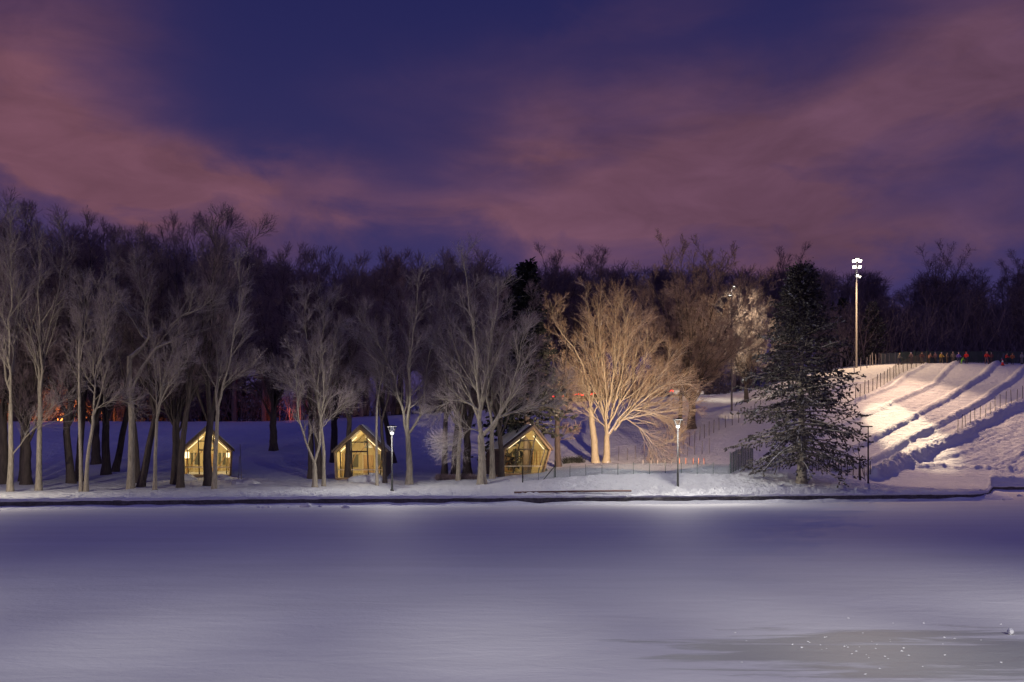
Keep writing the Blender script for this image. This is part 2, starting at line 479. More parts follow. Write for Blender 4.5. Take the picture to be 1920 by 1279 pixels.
# clamp points that lie before the edge onto the edge lip
lip = (~keep)
Xl = (PXg - CX) * (Dkg - .02) / F
Vl = np.stack([Xl, Dkg - .02, np.full_like(Xl, .40)], -1)
V = np.where(lip[..., None], Vl, V)
idx = np.arange(cols * rows).reshape(cols, rows)
q = np.stack([idx[:-1, :-1], idx[1:, :-1], idx[1:, 1:], idx[:-1, 1:]], -1)
alive = keep[:-1, :-1] | keep[1:, :-1] | keep[1:, 1:] | keep[:-1, 1:]
hillm = (PXg[:-1, :-1] > 1480) & (Dg[:-1, :-1] > 96)
def sub_mesh(name, mask, m):
    Q = q[mask]; u, inv = np.unique(Q, return_inverse=True)
    return np_mesh(name, V.reshape(-1, 3)[u], inv.reshape(-1, 4), True, [m])
tag(mobj('ground', sub_mesh('ground', alive & ~hillm, M['snow'])), kind='structure')
tag(mobj('sledding_hill', sub_mesh('sledding_hill', alive & hillm, M['hill'])), kind='structure')

# pond ice: one sheet
gx = np.linspace(-140, 160, 61); gy = np.linspace(-60, 140, 41)
XX, YY = np.meshgrid(gx, gy, indexing='ij')
ii = np.arange(XX.size).reshape(XX.shape)
tag(mobj('pond_ice', np_mesh('pond_ice', np.stack([XX, YY, np.zeros_like(XX)], -1).reshape(-1, 3),
    np.stack([ii[:-1, :-1], ii[1:, :-1], ii[1:, 1:], ii[:-1, 1:]], -1).reshape(-1, 4), True, [M['ice']])), kind='structure')

# stone edge of the pond, snow drift at its foot
ppx = np.concatenate([np.arange(-350, 1838, 6.), np.arange(1838, 1862, .5), np.arange(1862, 2300, 6.)])
ex = np.stack([(ppx - CX) * dk(ppx) / F, dk(ppx)], 1)
tn = np.gradient(ex, axis=0); tn /= np.linalg.norm(tn, axis=1)[:, None]
nr = np.stack([tn[:, 1], -tn[:, 0]], 1)           # towards the pond
def strip(name, prof, m, jit=0, seed=0):
    """prof: list of (offset toward pond, z) ; jit roughens"""
    n = len(prof); Vv = []
    for k, (o, z) in enumerate(prof):
        j = fbm(ex[:, 0] * 1.0, ex[:, 1] * 1.0 + 13 * k, 1.3, 3, seed + k) * jit
        oo = o + j * (abs(o) > 1e-6)
        Vv.append(np.stack([ex[:, 0] + nr[:, 0] * oo, ex[:, 1] + nr[:, 1] * oo, z + j * .6], 1))
    Vv = np.stack(Vv, 1); a = np.arange(len(ex) * n).reshape(len(ex), n)
    return np_mesh(name, Vv.reshape(-1, 3), np.stack([a[:-1, :-1], a[1:, :-1], a[1:, 1:], a[:-1, 1:]], -1).reshape(-1, 4)[:, ::-1], True, [m])
kerb = mobj('stone_kerb', strip('stone_kerb', [(-.35, .47), (.06, .47), (.10, .42), (.12, .2), (.13, -.1)], M['stone'], .12, 3))
tag(kerb, 'low dark stone edging wall running the whole length of the pond shore', 'kerb')
cap = strip('snow_cap', [(-.6, .58), (-.2, .66), (.02, .67), (.11, .60), (.13, .50), (.09, .46)], M['drift'], .12, 23)
mobj('snow_cap', cap, kerb)
dw = 1.35 + .8 * fbm(ex[:, 0], ex[:, 1], .12, 3, 61)
prof = [(0.0, 1.0), (.25, .85), (.5, .5), (.75, .18), (1.0, -.08)]
Vv = []
tip = np.exp(-((ppx - 1846) / 9) ** 2)
for f, zz in prof:
    hgt = (.20 + .16 * fbm(ex[:, 0], ex[:, 1], .5, 3, 77) + .15 * tip) * zz
    o = .11 + f * np.clip(dw + 1.2 * tip, .5, 4)
    Vv.append(np.stack([ex[:, 0] + nr[:, 0] * o, ex[:, 1] + nr[:, 1] * o, hgt], 1))
Vv = np.stack(Vv, 1); a = np.arange(len(ex) * 5).reshape(len(ex), 5)
tag(mobj('snow_drift', np_mesh('snow_drift', Vv.reshape(-1, 3), np.stack([a[:-1, :-1], a[1:, :-1], a[1:, 1:], a[:-1, 1:]], -1).reshape(-1, 4)[:, ::-1], True, [M['drift']])), kind='structure')

# ------------------------------------------------------------------ bare trees
def nrm(a): return a / np.maximum(np.linalg.norm(a, axis=-1, keepdims=True), 1e-9)

def resample(P, n):
    P = np.asarray(P, float)
    if len(P) > 2:   # catmull-rom
        Q = np.vstack([2 * P[0] - P[1], P, 2 * P[-1] - P[-2]]); out = []
        for i in range(1, len(Q) - 2):
            for t in np.linspace(0, 1, 8, endpoint=False):
                p0, p1, p2, p3 = Q[i - 1:i + 3]
                out.append(.5 * (2 * p1 + (p2 - p0) * t + (2 * p0 - 5 * p1 + 4 * p2 - p3) * t * t + (3 * p1 - p0 - 3 * p2 + p3) * t ** 3))
        out.append(P[-1]); P = np.array(out)
    d = np.concatenate([[0], np.cumsum(np.linalg.norm(np.diff(P, axis=0), axis=1))])
    u = np.linspace(0, d[-1], n)
    return np.stack([np.interp(u, d, P[:, k]) for k in range(3)], 1)

def grow(start, dirs, lens, n, up, wob, rg):
    P = [start]; p = start; d = nrm(dirs)
    for i in range(n):
        d = nrm(d + np.array([0, 0, up]) + rg.normal(0, wob, d.shape))
        p = p + d * (lens[:, None] / n); P.append(p)
    return np.stack(P, 1)

def kids(P, Rr, rg, n, t0, t1, ang, sd, lfun, nseg, up, wob, rk=.62, rmax=1, tip=.006, flat=0):
    K, m, _ = P.shape
    t = (np.arange(n) + rg.uniform(0, 1, (K, n))) / n * (t1 - t0) + t0
    f = t * (m - 1); i = np.minimum(f.astype(int), m - 2); w = f - i
    k = np.arange(K)[:, None]
    st = P[k, i] * (1 - w)[..., None] + P[k, i + 1] * w[..., None]
    tg = nrm(P[k, i + 1] - P[k, i])
    rp = Rr[k, i] * (1 - w) + Rr[k, i + 1] * w
    a = rg.normal(ang, sd, (K, n))
    ref = np.where(np.abs(tg[..., 2:3]) < .85, np.array([0, 0, 1.]), np.array([1., 0, 0]))
    u = nrm(np.cross(tg, ref)); v = np.cross(tg, u)
    ph = (np.arange(n)[None] * 2.4 + rg.uniform(0, 6.28, (K, 1)) + rg.normal(0, .5, (K, n)))
    if flat: ph = np.where(rg.uniform(0, 1, (K, n)) < .5, 0, PI) + rg.normal(0, .5, (K, n))
    d = tg * np.cos(a)[..., None] + (u * np.cos(ph)[..., None] + v * np.sin(ph)[..., None]) * np.sin(a)[..., None]
    ln = lfun(t) * rg.uniform(.6, 1.15, (K, n))
    P2 = grow(st.reshape(-1, 3), d.reshape(-1, 3), ln.reshape(-1), nseg, up, wob, rg)
    r0 = np.minimum(rp * rk, np.minimum(rmax, ln * .02 + .004)).reshape(-1)
    R2 = np.maximum(r0[:, None] * np.linspace(1, .3, nseg + 1)[None], tip)
    return P2, R2

def tubes(P, Rr, s):
    K, m, _ = P.shape
    tg = nrm(np.concatenate([P[:, 1:2] - P[:, :1], P[:, 2:] - P[:, :-2], P[:, -1:] - P[:, -2:-1]], 1)) if m > 2 else nrm(np.repeat(P[:, 1:] - P[:, :1], 2, 1))
    ref = np.where(np.abs(tg[:, :1, 2:3]) < .8, np.array([0, 0, 1.]), np.array([1., 0, 0]))
    u = nrm(np.cross(tg, ref)); v = np.cross(tg, u)
    an = 2 * PI * np.arange(s) / s
    Vt = P[:, :, None] + Rr[:, :, None, None] * (u[:, :, None] * np.cos(an)[None, None, :, None] + v[:, :, None] * np.sin(an)[None, None, :, None])
    ix = np.arange(K * m * s).reshape(K, m, s); nx = np.roll(ix, -1, 2)
    Fq = np.stack([ix[:, :-1], nx[:, :-1], nx[:, 1:], ix[:, 1:]], -1).reshape(-1, 4)
    return Vt.reshape(-1, 3), Fq

def joinm(parts):
    Vs = []; Fs = []; b = 0
    for v, f in parts:
        Vs.append(v); Fs.append(f + b); b += len(v)
    return np.concatenate(Vs), np.concatenate(Fs)

def tree_mesh(seed, trunk, r0, leaders, P_):
    """trunk: world polyline from (0,0,0); leaders: list of (polyline, r start); P_: branch settings"""
    rg = np.random.default_rng(seed)
    T = resample(trunk, 14)
    T[1:-1, :2] += np.cumsum(rg.normal(0, r0 * .05, (12, 2)), 0)
    tt = np.linspace(0, 1, 14)
    rt = r0 * (1 - (1 - P_.get('taper', .68)) * tt) * (1 + .45 * np.exp(-tt * 14))
    T[0, 2] -= .25
    tv, tf = tubes(T[None], rt[None], 12)
    tm = np_mesh('trunk', tv, tf, True, [P_['bark']])
    NL = 14
    LP = []; LR = []
    for pl, rs in leaders:
        L = resample(pl, NL); ln = np.linalg.norm(L[-1] - L[0])
        wob = np.cumsum(rg.normal(0, .022 * ln / 3, (NL, 3)), 0); wob[0] = 0; L = L + wob * np.array([1, 1, .4])
        LP.append(L); LR.append(np.maximum(rs * P_.get('lk', .82) * (1 - .92 * np.linspace(0, 1, NL) ** .8), .014))
    LP = np.stack(LP); LR = np.stack(LR)
    parts = [tubes(LP, LR, 8)]
    g = P_
    l2 = g['l2']
    B2, R2 = kids(LP, LR, rg, g['n2'], g.get('t0', .12), .98, g.get('a2', .75), .16, lambda t: l2 * (1.05 - g.get('lt', .65) * t), 7, g.get('up2', .07), .055, .6, .07, .012)
    parts.append(tubes(B2, R2, 6))
    B3, R3 = kids(B2, R2, rg, g['n3'], .12, .98, g.get('a3', .7), .2, lambda t: l2 * .5 * (1.1 - .65 * t), 5, g.get('up3', .06), .065, .6, .03, .009)
    parts.append(tubes(B3, R3, 4))
    B4, R4 = kids(B3, R3, rg, g['n4'], .1, 1., g.get('a4', .65), .2, lambda t: l2 * .26 * (1.1 - .5 * t), 3, g.get('up4', .05), .08, .65, .014, g.get('tip', .007))
    parts.append(tubes(B4, R4, 3))
    if g.get('n5'):
        B5, R5 = kids(B4, R4, rg, g['n5'], .1, 1., .5, .2, lambda t: l2 * .13 * (1.1 - .4 * t), 2, .04, .08, .8, .01, g.get('tip', .007) * .9)
        parts.append(tubes(B5, R5, 3))
    cv, cf = joinm(parts)
    fm = np.concatenate([np.full(len(p[1]), 0 if i < 3 else 1) for i, p in enumerate(parts)])
    cm = np_mesh('crown', cv, cf, True, [P_.get('limb', P_['bark']), P_['twig']], fm)
    return tm, cm

def put_tree(name, loc, tm, cm, label, group=None, sc=1, rz=0, cat='tree'):
    t = empty(name, loc, rz, label, cat, group); t.scale = (sc, sc, sc)
    mobj('trunk', tm, t); mobj('crown', cm, t)
    return t

FINE = dict(bark=M['bark'], twig=M['twig'], n2=12, n3=6, n4=5, n5=2, l2=3.7, a2=.55, a3=.5, a4=.5, up2=.08, up3=.05, tip=.0055)
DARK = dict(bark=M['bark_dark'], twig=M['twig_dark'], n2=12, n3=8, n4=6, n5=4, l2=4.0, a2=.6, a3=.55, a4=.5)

def pix_tree(seed, base, wpx, trunk, leaders, label, P_=FINE, spread=.3, Dmin=None, rl=.6, name='bare_tree', group=None):
    """a tree whose trunk and main limbs follow the picture at the tree's own distance; limbs also reach to and fro"""
    rg = random.Random(seed)
    x, D, z = hit(base[0], base[1], Dmin); O = Vector((x, D, z))
    tp = [Vector((0, 0, 0))] + [at(a, b, D) - O for a, b in trunk]
    r0 = wpx / 2 * D / F
    ld = []
    for e in leaders:
        pts, k = (e[0], e[1]) if isinstance(e, tuple) and isinstance(e[0], list) else (e, rl)
        w = [at(a, b, D) - O for a, b in pts]
        L = (w[-1] - w[0]).length; dy = rg.uniform(-spread, spread) * L
        n = len(w)
        w = [p + Vector((0, dy * (i / (n - 1)) ** 1.2, 0)) for i, p in enumerate(w)]
        ld.append(([tuple(p) for p in w], r0 * k))
    tm, cm = tree_mesh(seed, [tuple(p) for p in tp], r0, ld, P_)
    return put_tree(name, O, tm, cm, label, group)

G_FRONT = 'bare trees lit along the shore'
def PT(*a, **k):
    k.setdefault('group', G_FRONT); return pix_tree(*a, **k)

PT(101, (19, 921), 11, [(20, 860), (20, 757)], [
    [(20, 760), (11, 690), (5, 620), (4, 520), (12, 440)], [(20, 757), (29, 690), (37, 610), (56, 520), (70, 430)],
    [(20, 700), (22, 620), (28, 540), (30, 450)], ([(24, 852), (52, 812), (86, 782), (116, 742), (130, 730)], .3)],
   'pale forked shore tree with a low limb rising from knee height toward its neighbour')
PT(102, (72, 919), 11, [(73, 830), (75, 745)], [
    [(74, 750), (70, 660), (60, 560), (50, 460)], [(75, 745), (84, 690), (96, 620), (120, 520), (132, 440)],
    [(75, 745), (77, 650), (82, 540), (90, 430)]],
   'pale shore tree forking high into three stems, before the orange glow')
PT(103, (152, 921), 6.5, [(150, 800), (149, 640)], [[(149, 650), (147, 580), (142, 520)], [(149, 690), (158, 620), (165, 540)], [(149, 740), (136, 680), (128, 600)]],
   'slim straight pale stem standing close against a curved stem', dict(FINE, n2=9, l2=2.6))
PT(104, (161, 921), 8, [(164, 860), (172, 800), (174, 780)], [
    [(174, 782), (182, 710), (184, 640), (176, 560)], [(173, 785), (168, 720), (155, 650), (150, 590)],
    ([(175, 772), (198, 754), (218, 750), (238, 757)], .35), [(183, 690), (200, 630), (222, 560)], [(176, 760), (186, 690), (200, 640), (206, 540)]],
   'pale tree with a curved base leaning beside a slim straight stem', dict(FINE, n2=12, l2=2.9))
PT(105, (245, 917), 13, [(245, 800), (242, 700), (243, 668)], [
    ([(243, 672), (262, 655), (278, 640), (262, 628), (246, 605), (222, 565), (205, 535), (200, 480)], .75),
    ([(264, 653), (280, 632), (276, 590), (272, 540), (262, 500)], .5),
    ([(246, 745), (256, 715), (279, 672), (318, 612), (350, 562), (366, 540)], .8),
    ([(286, 660), (312, 640), (344, 624), (400, 608), (432, 596)], .45),
    ([(318, 612), (345, 590), (372, 580), (400, 560)], .4)],
   'tall shore tree with a kinked trunk and long sweeping snow-topped limbs', dict(FINE, n2=10, l2=3.1, t0=.25))
PT(106, (290, 920), 7.5, [(291, 850), (294, 785)], [
    [(294, 788), (292, 720), (285, 660), (280, 600)], [(294, 780), (304, 720), (312, 650), (318, 590)], [(295, 778), (318, 725), (345, 700), (372, 668)],
    [(293, 790), (300, 700), (330, 630), (345, 570)]], 'thin pale shore tree in front of the dark leaning trunk beside the nearest cabin', dict(FINE, n2=11, l2=2.8))
PT(107, (338, 914), 13, [(341, 850), (350, 770)], [
    [(350, 775), (357, 700), (372, 620), (396, 540), (410, 470)], [(350, 772), (350, 690), (340, 600), (330, 500), (322, 450)], [(352, 760), (368, 700), (384, 600), (390, 500)]],
   'dim brown trunk at the lamp-lit cabin wall whose stems climb into the dark', dict(FINE, bark=M['bark_dark'], twig=M['twig_dark'], n2=11, l2=3.1), rl=.65)
PT(108, (401, 917), 9, [(403, 850), (408, 760)], [
    [(408, 765), (426, 700), (440, 640), (456, 570), (462, 480)], [(408, 765), (414, 690), (424, 610), (438, 520)], [(407, 770), (400, 690), (388, 620), (392, 520)],
    ([(415, 735), (440, 705), (470, 690)], .35)], 'pale tree standing in front of the middle of the gabled cabin beside the water', dict(FINE, n2=12, l2=3.1))
PT(109, (590, 914), 11, [(590, 890), (589, 868)], [
    ([(589, 868), (572, 825), (564, 780), (558, 720), (552, 650)], .55), ([(589, 868), (597, 835), (600, 790), (610, 720), (616, 640)], .65)],
   'low forked tree shaped like the letter Y with snow in its crotch', dict(FINE, n2=11, l2=2.4))
PT(110, (607, 912), 7.5, [(606, 840), (601, 790)], [
    [(602, 795), (596, 755), (588, 723), (566, 690), (545, 650), (535, 600)], [(601, 790), (602, 730), (606, 690), (612, 620), (606, 560)],
    [(601, 785), (618, 740), (632, 690), (640, 620)], [(600, 770), (590, 700), (578, 620), (582, 560)], [(602, 770), (620, 700), (628, 620), (624, 560)],
    ([(606, 800), (622, 780), (645, 760), (662, 730)], .35), ([(598, 760), (570, 740), (545, 728), (528, 700)], .4)],
   'slim tree with a whitish rounded crown beside the Y shaped tree', dict(FINE, n2=13, l2=2.8, tip=.008))
PT(111, (707, 911), 5.5, [(706, 820), (708, 750)], [[(708, 752), (700, 690), (690, 620)], [(708, 750), (718, 690), (730, 620)]],
   'thin dim sapling stem standing before the roof of the cabin with the low glowing porch', dict(FINE, n2=10, l2=2.2))
PT(112, (722, 906), 8, [(720, 850), (716, 790)], [[(716, 792), (708, 720), (694, 640), (690, 560)], [(716, 790), (726, 720), (738, 650), (745, 570)]],
   'dim trunk directly behind the lit black lamp post', dict(DARK, n2=9, l2=2.3))
PT(113, (767, 909), 13, [(766, 860), (764, 812)], [
    ([(764, 815), (756, 770), (748, 735), (738, 690), (716, 650), (694, 615), (680, 590)], .6), ([(764, 812), (765, 750), (757, 690), (748, 620), (745, 540)], .6),
    ([(765, 815), (788, 775), (796, 720), (803, 665), (822, 595), (834, 540)], .5), ([(764, 800), (774, 740), (778, 680), (790, 610), (792, 530)], .5),
    ([(757, 770), (735, 730), (708, 715), (688, 700)], .3), ([(750, 740), (722, 680), (702, 660), (672, 640)], .35)],
   'stout pale tree fanning into many stems just past the lit lamp post', dict(FINE, n2=12, l2=3.4))
PT(114, (904, 908), 17, [(904, 850), (902, 815)], [
    ([(902, 815), (900, 755), (894, 690), (888, 610), (880, 530), (878, 480)], .6), ([(906, 815), (926, 790), (950, 745), (965, 690), (975, 620)], .55),
    ([(901, 800), (880, 740), (858, 690), (842, 620), (840, 560)], .45), ([(901, 770), (915, 700), (926, 620), (930, 540)], .45),
    ([(930, 785), (970, 770), (1010, 752), (1045, 728)], .35), ([(900, 808), (880, 806), (862, 826), (846, 838)], .25),
    ([(900, 770), (868, 750), (842, 752), (815, 770)], .3), ([(898, 740), (870, 690), (835, 660), (812, 640)], .35)],
   'broad round-crowned tree with a thick pale trunk and drooping low twig', dict(FINE, n2=12, n3=9, l2=3.6))
PT(115, (923, 899), 11, [(923, 840), (923, 800)], [
    [(923, 802), (922, 740), (924, 660), (930, 560)], [(924, 805), (934, 785), (945, 740), (958, 660)], [(923, 800), (912, 730), (905, 640)]],
   'pale second trunk behind the round-crowned tree, next to the dark side of a cabin', dict(FINE, n2=11, l2=2.9))
PT(116, (859, 901), 8.5, [(860, 850), (863, 800)], [[(863, 802), (856, 740), (842, 680), (836, 600)], [(863, 800), (870, 730), (872, 640), (876, 560)]],
   'greyish trunk before the low snowy hedge in a cluster of dark ones', dict(FINE, n2=10, l2=2.9))
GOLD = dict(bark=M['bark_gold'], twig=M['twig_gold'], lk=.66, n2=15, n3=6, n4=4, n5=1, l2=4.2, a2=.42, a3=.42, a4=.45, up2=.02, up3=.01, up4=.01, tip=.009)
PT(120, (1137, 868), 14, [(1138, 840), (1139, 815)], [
    ([(1138, 818), (1134, 786), (1127, 756), (1115, 718), (1102, 685), (1092, 651)], .6), ([(1139, 815), (1142, 773), (1142, 718), (1135, 660), (1128, 597), (1130, 563)], .6),
    ([(1141, 815), (1152, 804), (1172, 781), (1200, 765), (1236, 750), (1272, 739), (1302, 727)], .62), ([(1140, 805), (1150, 760), (1162, 710), (1172, 651), (1178, 592)], .5),
    ([(1140, 800), (1158, 765), (1182, 727), (1206, 685), (1222, 643)], .5), ([(1152, 807), (1180, 769), (1215, 731), (1250, 693)], .45),
    ([(1172, 783), (1196, 802), (1212, 820), (1226, 838), (1256, 826)], .3), ([(1190, 769), (1225, 773), (1256, 790), (1262, 800)], .3),
    ([(1136, 802), (1112, 781), (1090, 760), (1076, 750)], .3), ([(1142, 760), (1150, 693), (1156, 626), (1152, 576)], .4),
    ([(1160, 794), (1200, 756), (1245, 723), (1278, 718)], .4), ([(1130, 769), (1114, 735), (1096, 718), (1080, 693)], .35),
    ([(1150, 760), (1185, 693), (1196, 634), (1200, 597)], .4), ([(1156, 790), (1205, 739), (1240, 693), (1262, 660)], .38), ([(1140, 786), (1120, 727), (1108, 660), (1104, 597)], .38),
    ([(1138, 802), (1120, 756), (1092, 727), (1066, 718)], .32), ([(1160, 790), (1210, 777), (1256, 769), (1290, 762)], .34), ([(1150, 765), (1176, 676), (1180, 609), (1166, 563)], .36)],
   'wide fan-shaped tree brightly lit gold on the snow mound', GOLD, .35)
PT(121, (1117, 868), 14, [(1110, 800), (1107, 765)], [
    ([(1107, 768), (1100, 710), (1082, 660), (1050, 620), (1036, 570)], .5), ([(1107, 765), (1108, 690), (1098, 610), (1082, 530)], .5),
    ([(1108, 790), (1120, 760), (1124, 700), (1118, 600)], .4), ([(1098, 700), (1066, 680), (1040, 665), (1026, 640)], .35), ([(1085, 670), (1060, 640), (1046, 600), (1052, 560)], .3)],
   'leaning trunk close beside the golden fan-shaped tree', dict(GOLD, n2=10, l2=2.2))
PT(122, (1047, 876), 12, [(1046, 820), (1046, 770)], [
    [(1046, 775), (1044, 700), (1038, 620), (1034, 550)], [(1046, 772), (1056, 700), (1062, 640), (1050, 560)], ([(1046, 800), (1062, 770), (1074, 730)], .3), ([(1046, 830), (1062, 812), (1080, 806)], .25),
    ([(1046, 780), (1030, 740), (1018, 700)], .35)],
   'dark trunk clothed in short pinkish frosted twigs just past the tilted cabin', dict(GOLD, bark=M['bark_dark'], n2=12, l2=1.6), Dmin=84)

# --- generic older trees behind, drawn once per kind and copied
def gen_tree(seed, H, r0, hf, nl, spread, P_, lean=.0, fork=True):
    rg = np.random.default_rng(seed)
    top = np.array([lean * hf, rg.uniform(-.05, .05) * hf, hf])
    trunk = [(0, 0, 0), tuple(top * .5 + np.array([rg.normal(0, .08), 0, 0])), tuple(top)]
    ld = []
    for k in range(nl):
        a = 2 * PI * k / nl + rg.uniform(-.4, .4); sp = spread * rg.uniform(.5, 1.1)
        if k == 0: sp *= .25
        h = (H - hf) * rg.uniform(.78, 1.0)
        st = top * rg.uniform(.8, 1) if fork else top * rg.uniform(.55, 1)
        d = np.array([math.cos(a), math.sin(a), 0])
        ld.append(([tuple(st), tuple(st + d * sp * h * .35 + np.array([0, 0, h * .3])), tuple(st + d * sp * h * .6 + np.array([0, 0, h * .65])), tuple(st + d * sp * h * .75 + np.array([0, 0, H - st[2]]) * rg.uniform(.85, 1))], r0 * rg.uniform(.42, .62)))
    return tree_mesh(seed, trunk, r0, ld, P_)

def dome_tree(seed, H, r0, hf, n, a, P_, droop=0.):
    rg = np.random.default_rng(seed); ld = []
    top = np.array([0, 0, hf]); hc = hf + (H - hf) * .36; b = H - hc
    for k in range(n):
        u = (k + .5) / n; th = math.acos(1 - u * 1.12); ph = k * 2.39996 + rg.uniform(-.3, .3); q = rg.uniform(.82, 1.0)
        e = np.array([a * q * math.sin(th) * math.cos(ph), a * q * math.sin(th) * math.sin(ph), hc + b * q * math.cos(th)])
        st = top * rg.uniform(.72, 1.0); d = e - st
        m1 = st + d * .33 + np.array([0, 0, .10 * np.linalg.norm(d)]); m2 = st + d * .68 + np.array([0, 0, .09 * np.linalg.norm(d)]); e = e - np.array([0, 0, droop])
        ld.append(([tuple(st), tuple(m1), tuple(m2), tuple(e)], r0 * rg.uniform(.26, .42)))
    return tree_mesh(seed, [(0, 0, 0), (.03, 0, hf * .5), (0, 0, hf)], r0, ld, P_)
PROTO = [
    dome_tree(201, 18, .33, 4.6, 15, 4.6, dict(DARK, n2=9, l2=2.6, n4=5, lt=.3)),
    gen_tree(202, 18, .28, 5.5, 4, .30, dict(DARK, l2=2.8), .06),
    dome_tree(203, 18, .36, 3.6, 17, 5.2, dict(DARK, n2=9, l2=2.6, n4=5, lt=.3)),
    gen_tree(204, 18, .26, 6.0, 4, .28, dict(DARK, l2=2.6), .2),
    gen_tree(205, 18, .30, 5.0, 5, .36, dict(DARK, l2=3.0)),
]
def mesh_top(me):
    c = np.zeros(len(me.vertices) * 3, np.float32); me.vertices.foreach_get('co', c); return float(np.percentile(c[2::3], 99.9))
PH = [mesh_top(p[1]) for p in PROTO]
G_MID = 'dark old trees standing between and behind the cabins'
MID = [  # base px,py, top py, kind, turn, label
    (4, 907, 372, 0, .3, 'dark trunk at the picture border beside the low-limbed pale shore tree'),
    (43, 903, 385, 1, 1.9, 'twin-looking dark trunk next to the orange glow, leaning slightly outward'),
    (49, 907, 430, 2, 4.0, 'dark trunk standing in front of a second dark one near the orange glow'),
    (134, 906, 405, 4, 2.2, 'thick dark trunk immediately behind the slim straight pale stem'),
    (147, 902, 420, 1, .4, 'dark trunk hidden half behind the slim straight pale stem'),
    (180, 872, 425, 2, 1.1, 'dark forked trunk standing high on the blue snow bank'),
    (199, 891, 430, 0, 2.7, 'straight dark trunk beside the one that leans strongly'),
    (215, 886, 436, 3, 0., 'strongly leaning dark trunk on the blue snow'),
    (263, 913, 428, 3, .2, 'dark slanting trunk between the kinked tree and the thin pale one'),
    (257, 906, 440, 1, 3.3, 'dark trunk just behind the slanting one beside the kinked tree'),
    (330, 906, 432, 0, 5.1, 'dark trunk at the side wall of the cabin nearest the orange glow'),
    (391, 910, 385, 4, 3.9, 'dark thick trunk right behind the pale tree at the cabin front, tallest of its row'),
    (513, 846, 455, 2, .9, 'lone dark forked trunk standing on the open blue slope between two cabins'),
    (583, 896, 470, 1, 2.0, 'thin dark trunk right behind the Y shaped tree'),
    (598, 897, 478, 4, 1.2, 'reddish dark trunk between the Y shaped tree and the whitish crowned tree'),
    (627, 868, 468, 0, 4.4, 'dark trunk on the slope behind the eave of the middle cabin'),
    (652, 897, 475, 1, 5.5, 'dark trunk standing in front of the glass of the middle cabin'),
    (738, 868, 468, 3, 2.8, 'dark leaning trunk on the slope beyond the lit lamp post'),
    (833, 892, 472, 1, 1.4, 'straight dark trunk apart from the cluster by the low hedge'),
    (853, 888, 466, 4, 4.1, 'dark trunk of the cluster by the low hedge, behind the greyish one'),
    (876, 889, 474, 2, 3.1, 'dark slanting trunk of the cluster nearest the dark cabin wall'),
    (940, 896, 530, 4, .7, 'dim trunk standing against the glowing window of the tilted cabin'),
    (1275, 800, 520, 1, 1.0, 'thin dark trunk beside the foot of the dome-shaped tree'),
]
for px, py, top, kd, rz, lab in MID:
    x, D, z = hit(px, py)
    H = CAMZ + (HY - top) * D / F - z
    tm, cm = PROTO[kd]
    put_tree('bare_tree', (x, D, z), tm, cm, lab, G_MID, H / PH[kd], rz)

# dome-shaped big tree on the slope
tm, cm = dome_tree(231, 22, .5, 3.6, 46, 9.6, dict(DARK, bark=M['bark_dark'], twig=M['twig_brown'], n2=10, n3=7, n4=6, n5=3, l2=2.5, lt=.1, tip=.011))
x, D, z = hit(1297, 803)
H = CAMZ + (HY - 446) * D / F - z
put_tree('bare_tree', (x, D, z), tm, cm, 'huge dome-shaped bare tree behind the golden one, its flank lit by the slope lamp', None, H / mesh_top(cm), .4)
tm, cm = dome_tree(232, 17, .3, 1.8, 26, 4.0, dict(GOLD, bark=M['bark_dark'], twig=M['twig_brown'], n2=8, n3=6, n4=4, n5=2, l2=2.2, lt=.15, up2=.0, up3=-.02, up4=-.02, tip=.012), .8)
D = 138; z = ground0(1400, D); H = CAMZ + (HY - 496) * D / F - z
put_tree('bare_tree', ((1400 - CX) * D / F, D, z), tm, cm, 'frosted bare tree glittering under the lamp head of the slim slope pole', None, H / mesh_top(cm), 1.)

# trees that break the skyline
SKY = [
    (398, 395, 165, 2, .5, 'tall skyline tree whose ragged crown stands above the wood behind the first cabin'),
    (1048, 462, 168, 0, 1.3, 'small-crowned skyline tree above the tilted cabin'),
    (1103, 468, 172, 4, 2.2, 'skyline tree whose crown shows just above the golden tree'),
    (1482, 462, 190, 0, 3.0, 'dark round-topped skyline tree above the spruce'),
    (1765, 455, 185, 2, 4.3, 'broad open-branched skyline tree standing over the sledding hill'),
    (1925, 468, 180, 4, .9, 'tall skyline tree at the picture border above the sledding hill'),
    (30, 378, 150, 1, 2.9, 'tallest skyline tree of the dense wood, above the low-limbed pale tree'),
    (500, 455, 160, 4, 5.0, 'dark skyline tree rising over the open slope between two cabins'),
    (745, 465, 162, 1, .2, 'thin-crowned skyline tree rising behind the stout fanning tree'),
]
for px, top, D, kd, rz, lab in SKY:
    z = ground0(px, D); H = CAMZ + (HY - top) * D / F - z
    tm, cm = PROTO[kd]
    put_tree('bare_tree', ((px - CX) * D / F, D, z), tm, cm, lab, 'trees breaking the skyline', H / PH[kd], rz)

